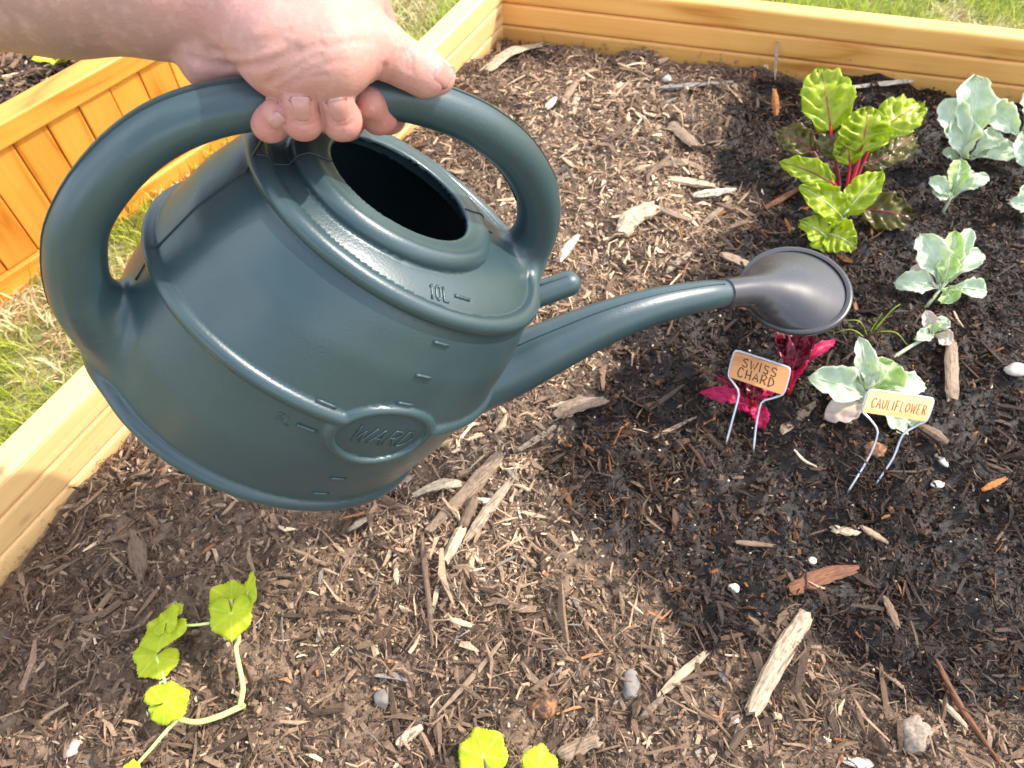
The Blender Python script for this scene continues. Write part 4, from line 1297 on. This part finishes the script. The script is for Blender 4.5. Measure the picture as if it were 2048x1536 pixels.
# ---- squash seedlings
def squash_leaf(plant, C, Dir, R, nrm, seed, fold=0.0, narrow=1.0):
    """lobed leaf; C: where the stalk joins, Dir: towards the tip"""
    r = np.random.default_rng(seed)
    nrm = unit(nrm); ax = unit(np.asarray(Dir) - (np.asarray(Dir) @ nrm) * nrm); sd = np.cross(nrm, ax)
    nr, na = 8, 81; R = R * .9
    V = [np.asarray(C, float)]; Cc = [(0, .5, 1)]
    ph = r.uniform(0, 6.28, 3)
    for i in range(1, nr + 1):
        s = i / nr
        for k in range(na):
            a = -math.pi * .93 + 2 * math.pi * .93 * k / (na - 1)
            ad = abs(math.degrees(a))
            out = np.interp(ad, [0, 14, 30, 52, 68, 84, 108, 128, 150, 168], [1.06, .95, .86, .97, .92, .84, .93, .90, .84, .58])
            tooth = .05 * (abs(((ad / 9.0 + ph[0]) % 1) - .5) * 2 - .5) * (s > .85)
            rad = R * s * (out * (1 + .05 * math.sin(a * 2 + ph[1])) + tooth + .015 * r.normal() * (s > .85))
            x, y = rad * math.cos(a) + R * .0, rad * math.sin(a) * narrow
            z = .05 * R * s * s * math.sin(a * 5 + ph[1]) + .10 * R * s * s * math.sin(a * 2 + ph[2]) - .14 * R * s * s + fold * abs(y) + .022 * R * math.sin(a * 9 + s * 9 + ph[2]) * s
            V.append(C + ax * x + sd * y + nrm * z)
            v = max(0, 1 - abs(((a / (math.pi * .93) * 3.0) + .5) % 1 - .5) / .07)
            Cc.append((s, k / na, v * .5))
    F = [(0, 1 + k, 2 + k) for k in range(na - 1)]
    F += [(1 + (i - 1) * na + k, 1 + i * na + k, 1 + i * na + k + 1, 1 + (i - 1) * na + k + 1) for i in range(1, nr) for k in range(na - 1)]
    lf = part('leaf', V, F, M_SQ, plant, col=np.array(Cc))
    md = lf.modifiers.new('thickness', 'SOLIDIFY'); md.thickness = .0004; md.offset = -1
    return lf
UPN = lambda P, k=1.2: unit(ORG - P) * k + np.array([0, 0, 1.0])
rt = soil_pt(482, 1414)
sq = thing('squash_seedling', 'sprawling yellow-green squash seedling with lobed leaves in the near left corner', 'seedling', rt, 'squash seedlings')
for i, (c, tip, R, nn, fold, nar) in enumerate([
        ((462, 1200, .050), (425, 1178, .052), .0230, None, .05, 1.0), ((462, 1226, .055), (462, 1285, .052), .0245, None, .05, 1.0), ((497, 1184, .050), (505, 1130, .055), .0200, (-.5, -.1, .6), .25, .75),
        ((332, 1252, .055), (275, 1292, .052), .0290, (-.25, .10, 1.0), .20, .8), ((312, 1312, .040), (290, 1338, .038), .0235, None, .05, 1.0), ((330, 1405, .035), (360, 1390, .036), .0225, None, .05, 1.0),
        ((318, 1412, .030), (304, 1436, .028), .0125, None, .1, .8), ((492, 1205, .045), (498, 1190, .05), .010, None, .1, .8), ((334, 1242, .058), (336, 1208, .060), .0190, (-.35, .1, .9), .3, .8)]):
    C = g(*c); T = g(*tip)
    squash_leaf(sq, C, T - C, R, np.array(nn) if nn else UPN(C), 120 + i, fold, nar)
stalk(sq, [g(480, 1412, .012), g(486, 1375, .022), g(478, 1330, .030), g(472, 1296, .036), g(478, 1276, .040), g(470, 1235, .052)], .0026, .0017, M_SQS)
stalk(sq, [rt + [0, 0, -.004], g(482, 1413, .010), g(440, 1432, .014), g(395, 1444, .015), g(356, 1438, .014)], .0030, .0024, M_SQS)
stalk(sq, [g(356, 1438, .014), g(330, 1465, .016), g(300, 1500, .014), g(262, 1542, .010)], .0018, .0016, M_SQS)
stalk(sq, [g(356, 1436, .015), g(345, 1420, .024), g(330, 1405, .034)], .0016, .0014, M_SQS)
stalk(sq, [g(340, 1405, .03), g(326, 1350, .034), g(312, 1312, .040)], .0014, .0012, M_SQS)
stalk(sq, [g(470, 1235, .052), g(400, 1249, .054), g(330, 1251, .055)], .0014, .0012, M_SQS)
stalk(sq, [g(470, 1232, .05), g(488, 1205, .045), g(497, 1184, .05)], .0013, .0011, M_SQS)
stalk(sq, [g(470, 1232, .05), g(466, 1215, .05), g(462, 1200, .05)], .0013, .0011, M_SQS)
rt = soil_pt(985, 1575)
s2 = thing('squash_seedling', 'round bright yellow squash leaf on a thin stalk at the bottom edge', 'seedling', rt, 'squash seedlings')
C = g(966, 1512, .040); squash_leaf(s2, C, g(950, 1448, .045) - C, .0265, UPN(C), 140, .05, .95)
stalk(s2, [rt - [0, 0, .003], g(978, 1540, .02), C], .0018, .0012, M_SQS)
rt = soil_pt(1085, 1590)
s3 = thing('squash_seedling', 'yellow-green squash leaf tip peeking over the bottom edge', 'seedling', rt, 'squash seedlings')
C = g(1080, 1540, .035); squash_leaf(s3, C, g(1084, 1490, .035) - C, .0220, UPN(C), 141, .10, .9)
stalk(s3, [rt - [0, 0, .003], g(1083, 1560, .02), C], .0016, .0012, M_SQS)
rt = g(258, 1560, 0.0)
s4 = thing('squash_seedling', 'small yellow squash leaf tip at the bottom left edge', 'seedling', rt, 'squash seedlings')
C = g(262, 1548, .02); squash_leaf(s4, C, g(266, 1520, .022) - C, .0125, UPN(C), 143, .2, .8)
stalk(s4, [rt + [0, 0, -.01], C], .0012, .001, M_SQS)
rt = soil_pt(1742, 668)
gs = thing('grass_sprig', 'thin green grass shoots between the rose and the pale cauliflowers', 'grass', rt)
for b, t_ in [((1745, 665), (1800, 608, .05)), ((1735, 672), (1690, 640, .045)), ((1750, 664), (1815, 690, .02)), ((1738, 668), (1765, 625, .05)), ((1730, 675), (1660, 668, .02))]:
    B = soil_pt(*b); T = g(*t_)
    P = np.array([B, (B + T) / 2 + [0, 0, .012], T]); P = catmull(P, 6)
    v, f_ = tube(P, np.linspace(.0011, .0003, len(P)), 6, flat=.3); part('blade', v, f_, M_CHARD, gs, col=np.tile([.5, .5, 0], (len(v), 1)))
# sprig in the neighbouring bed
C = g(118, 126, .052)
sp = thing('herb_sprig', 'small bright green sprig behind the rail of the neighbouring bed', 'plant', C)
for k in range(9):
    a = rng.uniform(0, 6.28); d = np.array([math.cos(a), math.sin(a), rng.uniform(.2, 1.0)])
    add_leaf(sp, C + d * .004, C + unit(d) * rng.uniform(.026, .046), .018, M_SQ, M_SQS, nrm=(0, -.4, 1), seed=160 + k, n=8, m=7, vr=.0006)

# ================================================================== NAME TAGS
M_WIRE = mat_plain('galvanised_wire', (.62, .64, .66), .32, metal=.85, vary=.1)
M_TAGW = mat_wood('tag_wood', (.66, .30, .10), (.45, .16, .045), .5)
M_TAGW2 = mat_wood('pale_tag_wood', (.82, .55, .24), (.66, .36, .12), .42)
M_BURN = mat_plain('burnt_ink', (.045, .018, .010), .7)
M_BURN2 = mat_plain('red_brown_ink', (.50, .12, .04), .6)
def name_tag(label, corners, zt, zb, lines, legs, wood, ink, group='wire-framed plant name tags'):
    f0 = soil_pt(*legs[0][-1][:2]); h0 = float(soil_h(f0[0], f0[1])) + .004
    zt += h0; zb += h0; legs = [[(a, b, c + h0) for a, b, c in leg] for leg in legs]
    tl, tr_, br, bl = [np.array(g(*c, z)) for c, z in zip(corners, (zt, zt, zb, zb))]
    bl = tl + (br - tr_)
    n = unit(np.cross(tr_ - tl, bl - tl)); 
    if n @ (ORG - tl) < 0: n = -n
    foot = soil_pt(*legs[0][-1][:2])
    tg_ = thing('plant_tag', label, 'plant tag', foot, group)
    # plate: rounded slab
    P = []
    for (u, w) in [(0.04, 0), (.96, 0), (1, .08), (1, .92), (.96, 1), (.04, 1), (0, .92), (0, .08)]:
        P.append((tl * (1 - u) + tr_ * u) * (1 - w) + (bl * (1 - u) + br * u) * w)
    P = np.array(P)
    V = np.vstack([P + n * .0016, P - n * .0016]); k = len(P)
    F = [tuple(range(k - 1, -1, -1)), tuple(range(k, 2 * k))] + [(i, (i + 1) % k, k + (i + 1) % k, k + i) for i in range(k)]
    pl = part('wooden_plate', V, F, wood, tg_, smooth=False)
    # wire: frame over the top and both ends, then the legs
    m = lambda u, w: (tl * (1 - u) + tr_ * u) * (1 - w) + (bl * (1 - u) + br * u) * w
    frame = [g(*q) for q in reversed([q for q in legs[0]])]
    path = []
    for leg in (legs[0],): path += [np.array(g(*q)) for q in leg[::-1]]
    path += [m(-.01, .98), m(-.015, .5), m(-.01, .06), m(.03, -.04), m(.3, -.045), m(.7, -.045), m(.97, -.04), m(1.01, .06), m(1.015, .5), m(1.01, .98)]
    path += [np.array(g(*q)) for q in legs[1]]
    pp = []
    for a, b in zip(path[:-1], path[1:]):
        for t in (0, .33, .67): pp.append(a * (1 - t) + b * t)
    pp.append(path[-1]); pp = np.array(pp)
    pp[1:-1] = .25 * pp[:-2] + .5 * pp[1:-1] + .25 * pp[2:]
    v, f_ = tube(pp, .00125, 8)
    part('wire_frame', v, f_, M_WIRE, tg_)
    strokes = []
    for txt, u0, u1, w0, w1 in lines:
        st, wt = text_strokes(txt, .38)
        for s in st:
            q = []
            for a, b in s:
                u = u0 + (u1 - u0) * a / wt; w = w1 + (w0 - w1) * b
                q.append(m(u + rng.normal(0, .003), w + rng.normal(0, .012)) + n * .0017)
            strokes.append(tube(np.array(q), .00062, 5, up=n, flat=.5))
    v, f_ = merge(strokes)
    part('handwriting', v, f_, ink, pl)
    return tg_
name_tag('orange-brown wooden tag in a wire frame reading SWISS CHARD', [(1470, 702), (1580, 738), (1566, 790), (1457, 744)], .074, .055,
         [('SWISS', .18, .80, .14, .46), ('CHARD', .14, .80, .52, .86)], [[(1466, 765, .050), (1480, 785, .045), (1466, 835, .022), (1452, 887, .004), (1450, 895, -.012)], [(1545, 797, .048), (1522, 802, .042), (1512, 850, .018), (1507, 900, .004), (1506, 908, -.012)]], M_TAGW, M_BURN)
name_tag('pale wooden tag in a wire frame reading CAULIFLOWER', [(1738, 780), (1867, 799), (1852, 843), (1729, 829)], .072, .056,
         [('CAULIFLOWER', .10, .94, .30, .72)], [[(1740, 838, .054), (1758, 862, .048), (1744, 905, .026), (1697, 982, .006), (1692, 990, -.012)], [(1835, 850, .05), (1804, 868, .044), (1788, 915, .024), (1750, 970, .006), (1746, 978, -.012)]], M_TAGW2, M_BURN2)
P0 = g(2030, 1070, -.01)
tg3 = thing('plant_tag', 'wire leg of another plant tag at the right picture edge', 'plant tag', P0, 'wire-framed plant name tags')
v, f_ = tube(np.array([P0, g(2052, 1045, .02), g(2075, 1010, .045), g(2062, 985, .05)]), .00125, 8); part('wire_frame', v, f_, M_WIRE, tg3)
a, b = np.array(g(2055, 985, .05)), np.array(g(2160, 1000, .05)); c, d = np.array(g(2160, 945, .068)), np.array(g(2058, 935, .068))
nn = unit(np.cross(b - a, d - a)) * .0016; V = [x + nn for x in (a, b, c, d)] + [x - nn for x in (a, b, c, d)]
part('wooden_plate', V, [(0, 1, 2, 3), (7, 6, 5, 4), (0, 4, 5, 1), (1, 5, 6, 2), (2, 6, 7, 3), (3, 7, 4, 0)], M_TAGW, tg3, smooth=False)

# ================================================================== SINGLE STICKS, CHIPS AND STONES
CLR = dict(cream=(.60, .49, .33), pale=(.46, .36, .245), tan=(.32, .23, .155), brown=(.20, .135, .09), dark=(.075, .052, .042), red=(.20, .085, .045), orange=(.42, .17, .05), grey=(.26, .24, .22), white=(.68, .61, .48))
def stick(pts, wpx, colr_, label, cat='wood chip', name='wood_chip', flat=.5, taper=(.8, .6), pale_end=False, lift=.0055, group='single pieces lying on the mulch', ragged=.12):
    P = []
    for q in pts:
        p = soil_pt(q[0], q[1])
        if len(q) > 2: p = np.array(ground(q[0], q[1], q[2]))
        P.append(p)
    P = np.array(P)
    w = wpx / FPX * depth_of(P.mean(0))
    P = P + [0, 0, w * flat * .35 + lift]
    if len(P) == 2: P = np.linspace(P[0], P[1], 11)
    else: P = catmull(P, 5)
    # a stiff piece: pull heights towards a straight line
    tt = np.linspace(0, 1, len(P)); zl = P[0, 2] * (1 - tt) + P[-1, 2] * tt
    P[:, 2] = np.maximum(zl, P[:, 2] * .3 + zl * .7)
    r = np.interp(tt, [0, .08, .3, .6, .92, 1], [taper[0] * .8, taper[0], 1, 1, taper[1], taper[1] * .8]) * w / 2
    r = r * (1 + rng.normal(0, .07, len(r)))
    v, f_ = tube(P, r, 10, flat=flat, up=(0, 0, 1))
    k = 10; v = v.reshape(len(P), k, 3); cen = v.mean(1, keepdims=True)
    v = cen + (v - cen) * (1 + rng.normal(0, ragged, (1, k, 1)) + rng.normal(0, ragged * .5, v.shape[:2] + (1,)))
    ax = unit(P[-1] - P[0]); L = np.linalg.norm(P[-1] - P[0])
    v[0] += ax * rng.normal(0, .03 * L + .0008, (k, 1)); v[-1] += ax * rng.normal(0, .03 * L + .0008, (k, 1))
    v = v.reshape(-1, 3)
    # own frame: x along the piece so that the grain follows it
    c = v.mean(0); ang = math.atan2(ax[1], ax[0])
    R = np.array([[math.cos(ang), -math.sin(ang), 0], [math.sin(ang), math.cos(ang), 0], [0, 0, 1]])
    c[2] = v[:, 2].min()
    me = make_mesh(name, (v - c) @ R, f_, smooth=False); me.materials.append(M_CHIP)
    o = bpy.data.objects.new(name, me); COL.objects.link(o)
    o.location = tuple(c); o.rotation_euler = (0, 0, ang)
    o.color = (*CLR[colr_], 1)
    return tag(o, label, cat, group)
S = stick
S([(1243, 476), (1262, 446), (1310, 424)], 34, 'cream', 'thick curved cream wood chip right of the can handle', taper=(.9, .9))
S([(1116, 530), (1155, 480)], 22, 'white', 'short white splinter touching the right bend of the handle')
S([(1338, 256), (1388, 300)], 25, 'tan', 'stubby tan stick lying alone left of the tall chard', taper=(1, 1))
S([(1345, 278), (1335, 318), (1298, 350), (1294, 372)], 10, 'brown', 'curved brown twig below the stubby tan stick', 'twig', 'twig')
S([(1712, 181), (1850, 166)], 12, 'white', 'long white splinter lying along the back board')
S([(1488, 100), (1530, 142)], 24, 'white', 'thick frayed white chip near the back board')
S([(1552, 92, .05), (1548, 165)], 6, 'pale', 'thin straw standing up in front of the back board', 'straw', 'straw', ragged=.05)
S([(1550, 238), (1546, 188, .02)], 15, 'orange', 'small orange stub standing left of the tall chard')
S([(1318, 184), (1458, 172)], 13, 'grey', 'long grey stick lying level below the back board', 'stick', 'stick')
S([(1000, 914), (940, 985), (864, 1060)], 36, 'tan', 'broad flat bark strip running out from under the can', 'bark', 'bark_strip', flat=.35)
S([(951, 1003), (925, 1062)], 22, 'brown', 'round brown stick with a pale cut end below the can', 'stick', 'stick', flat=.9, taper=(1, 1), ragged=.05)
S([(925, 1064), (894, 1126)], 22, 'cream', 'pale broken end lying beyond the round brown stick', flat=.8, taper=(1, .9))
S([(1022, 966), (970, 1035), (930, 1090)], 20, 'pale', 'forked tan splinter right of the round brown stick')
S([(922, 975), (880, 982), (829, 996)], 22, 'cream', 'cream chip just below the right side of the can')
S([(736, 1042), (697, 1066)], 16, 'cream', 'short cream chip below the base of the can')
S([(846, 1080), (852, 1140), (860, 1210), (866, 1292)], 13, 'brown', 'long upright brown twig below the can base', 'twig', 'twig', flat=.9)
S([(876, 1176), (867, 1228)], 9, 'cream', 'slim cream splinter beside the long upright twig')
S([(902, 1243), (956, 1260)], 12, 'cream', 'cream chip lying level right of the long upright twig')
S([(1002, 1288), (940, 1362), (879, 1428)], 10, 'tan', 'long thin tan twig above the round squash leaf', 'twig', 'twig')
S([(1406, 1312), (1360, 1350), (1314, 1396)], 17, 'pale', 'long tan splinter right of the grey stone')
S([(1325, 1398), (1276, 1442)], 13, 'tan', 'tan splinter continuing below the long tan splinter')
S([(1606, 1238), (1560, 1310), (1498, 1428)], 42, 'pale', 'largest weathered bark stick in the lower right', 'stick', 'stick', flat=.6, taper=(.9, .8))
S([(1118, 1512), (1196, 1476)], 28, 'tan', 'broad tan chip at the bottom right of the squash leaves', taper=(1, 1))
S([(798, 1490), (848, 1455)], 20, 'cream', 'cream chip at the bottom edge left of the round squash leaf')
S([(1868, 1328), (1900, 1395), (1945, 1460), (1992, 1530)], 14, 'red', 'long reddish twig running to the bottom right corner', 'twig', 'twig', flat=.9)
S([(272, 1072), (286, 1120), (288, 1168)], 40, 'brown', 'spindle shaped brown bark piece above the squash seedling', 'bark', 'bark_strip', taper=(.35, .35), flat=.45)
S([(55, 1148), (130, 1115), (165, 1072), (178, 1022)], 7, 'brown', 'thin curved root beside the left bed board', 'root', 'root', flat=.9, ragged=.05)
S([(205, 1092), (312, 1060)], 9, 'brown', 'straight brown twig near the left bed board', 'twig', 'twig', flat=.9)
S([(1896, 688), (1898, 805)], 25, 'tan', 'wide tan chip standing on end right of the cauliflower tag', taper=(1, 1))
S([(1838, 862), (1888, 892)], 26, 'brown', 'flat brown chip just right of the cauliflower tag')
S([(1112, 838), (1150, 818), (1208, 808)], 30, 'tan', 'curled light brown chip below the spout', flat=.4)
S([(1296, 826), (1364, 776)], 9, 'dark', 'slender dark twig left of the swiss chard tag', 'twig', 'twig')
S([(1308, 880), (1390, 840)], 9, 'tan', 'thin tan splinter pointing at the swiss chard tag')
S([(1962, 984), (2006, 962)], 13, 'orange', 'bright orange chip near the right picture edge')
S([(1576, 1186), (1640, 1160), (1710, 1142)], 30, 'red', 'reddish brown shredded bark in the wet soil', 'bark', 'bark_strip', flat=.4)
S([(972, 150), (1020, 122), (1082, 98)], 28, 'pale', 'torn pale wood shred by the back left corner', flat=.3)
S([(1124, 212), (1154, 168)], 13, 'tan', 'tan stick below the torn pale shred', 'stick', 'stick')
S([(1093, 224), (1111, 203)], 14, 'white', 'small white chip left of the tan stick pair')
S([(1152, 194), (1148, 236)], 12, 'pale', 'pale upright stick right of the small white chip', 'stick', 'stick')
S([(1338, 366), (1426, 380)], 20, 'cream', 'upper cream splinter of the pale heap left of the chard')
S([(1384, 398), (1466, 388)], 18, 'white', 'lower white splinter of the pale heap left of the chard')
S([(1404, 455), (1462, 406)], 13, 'tan', 'tan stick leaning from the pale heap towards the rose', 'stick', 'stick')
S([(1527, 424), (1600, 382)], 13, 'red', 'reddish stick below left of the tall chard', 'stick', 'stick')
S([(1312, 424), (1380, 450)], 20, 'tan', 'flat tan chip next to the thick curved cream chip')
S([(1332, 550), (1377, 515)], 15, 'pale', 'pale stick just above the spout end', 'stick', 'stick')
S([(1442, 518), (1502, 543)], 25, 'tan', 'tan chip touching the left side of the rose')
S([(1878, 1406), (1928, 1458)], 13, 'pale', 'pale split stick beside the long reddish twig', 'stick', 'stick')
S([(1586, 906), (1604, 926), (1628, 938)], 6, 'cream', 'thin curved cream splinter between the two tags')
S([(1720, 1060), (1770, 1090)], 14, 'tan', 'tan chip in the wet soil below the cauliflower tag')
S([(1660, 1062), (1712, 1072)], 18, 'cream', 'small cream chip below the cauliflower tag legs')
S([(1765, 1200), (1790, 1258)], 18, 'brown', 'dark stubby stick in the wet soil at lower right', 'stick', 'stick')
S([(1560, 870), (1625, 815)], 22, 'tan', 'crumpled tan bark between the two wire tags', 'bark', 'bark_strip', flat=.4)
S([(1160, 700), (1230, 690)], 14, 'pale', 'pale splinter directly under the middle of the spout')
S([(1040, 905), (1110, 860)], 13, 'pale', 'pale splinter under the spout root beside the can')
S([(1470, 1090), (1540, 1096)], 12, 'brown', 'brown splinter in the dark wet patch above the white pebbles')

M_STONE = mat_plain('grey_stone', (.20, .175, .15), .8, vary=.3, scale=120, bump=.5)
M_PALESTONE = mat_plain('pale_stone', (.42, .37, .31), .8, vary=.2, scale=120, bump=.4)
M_CLOD = mat_plain('dry_clod', (.30, .23, .17), .95, vary=.4, scale=260, bump=1.0)
t = NT('orange_clod')
vv = t.obj(); nn_ = t.noise(vv, 95, 5, .7)
t.l(t.ramp(nn_, [(.38, (.06, .04, .03)), (.5, (.22, .10, .045)), (.62, (.50, .22, .07))]), t.b.inputs['Base Color']); t.set(Roughness=.95); t.bump(t.noise(vv, 300, 4), 1.0, .002)
M_ORCLOD = t.m
def stone(c, sx, sy, ang, mat, label, cat='stone', name='stone', zf=.6, seed=0, rough=.12):
    p = soil_pt(*c); k = depth_of(p) / FPX; r = np.random.default_rng(seed + 500)
    bm = bmesh.new(); bmesh.ops.create_icosphere(bm, subdivisions=3, radius=1)
    V = np.array([v.co[:] for v in bm.verts]); bm.verts.index_update(); F = [tuple(v.index for v in f.verts) for f in bm.faces]; bm.free()
    for _ in range(7):                      # chip off facets
        n = unit(r.normal(size=3)); d = V @ n; V = V - np.outer(np.maximum(d - r.uniform(.62, .9), 0), n)
    V *= 1 + rough * (vnoise(V[:, 0] * 4 + 9, V[:, 1] * 4 + V[:, 2] * 3 + 5, seed) - .5)[:, None]
    V = V * [sx * k / 2, sy * k / 2, min(sx, sy) * k / 2 * zf]
    R = np.array([[math.cos(ang), -math.sin(ang), 0], [math.sin(ang), math.cos(ang), 0], [0, 0, 1]])
    V = V @ R.T + p + [0, 0, min(sx, sy) * k * .5 * zf * .75 + .002]
    return solo(name, V, F, mat, label, cat, 'single pieces lying on the mulch', smooth=True)
stone((1260, 1372), 36, 62, -.15, M_STONE, 'grey stone lying among chips right of the squash leaves', seed=1)
stone((1465, 1180), 24, 22, .3, M_WHITE, 'larger white pebble in the dark wet patch', 'pebble', 'pebble', seed=2)
stone((1622, 1124), 18, 17, .3, M_WHITE, 'smaller round white pebble right of the larger one', 'pebble', 'pebble', seed=3)
stone((2028, 745), 52, 32, .1, M_PALESTONE, 'pale grey stone at the right picture edge', seed=4)
stone((1879, 920), 18, 42, .35, M_WHITE, 'slim white flake right of the cauliflower tag legs', 'pebble', 'pebble', seed=5)
stone((1872, 972), 30, 16, .1, M_WHITE, 'white crumb pair below the slim white flake', 'pebble', 'pebble', seed=6)
stone((1085, 1415), 62, 50, .4, M_ORCLOD, 'rusty orange clod above the bottom squash leaves', 'clod', 'clod', seed=7, rough=.5)
stone((1822, 1476), 70, 66, .0, M_CLOD, 'round dry clod of fibrous soil at lower right', 'clod', 'clod', zf=.8, seed=8, rough=.6)
stone((1708, 1526), 70, 24, -.1, M_WHITE, 'white oblong lump at the bottom edge', 'pebble', 'pebble', seed=9)
stone((1333, 166), 17, 17, 0, M_WHITE, 'round white pebble near the back board', 'pebble', 'pebble', zf=.9, seed=10)
stone((1745, 905), 46, 34, .3, M_ORCLOD, 'amber bark crumb between the cauliflower tag legs', 'clod', 'clod', seed=11, rough=.6)
stone((150, 1500), 26, 36, -.2, M_PALESTONE, 'small tan stone in the bottom left corner', 'pebble', 'pebble', seed=12)
stone((765, 1400), 34, 40, .2, M_STONE, 'brownish stone left of the rusty clod', seed=13)
stone((1468, 1442), 18, 18, .2, M_WHITE, 'small white pebble below the largest bark stick', 'pebble', 'pebble', seed=14)

for o in bpy.data.objects:
    if '_ox' in o: del o['_ox']
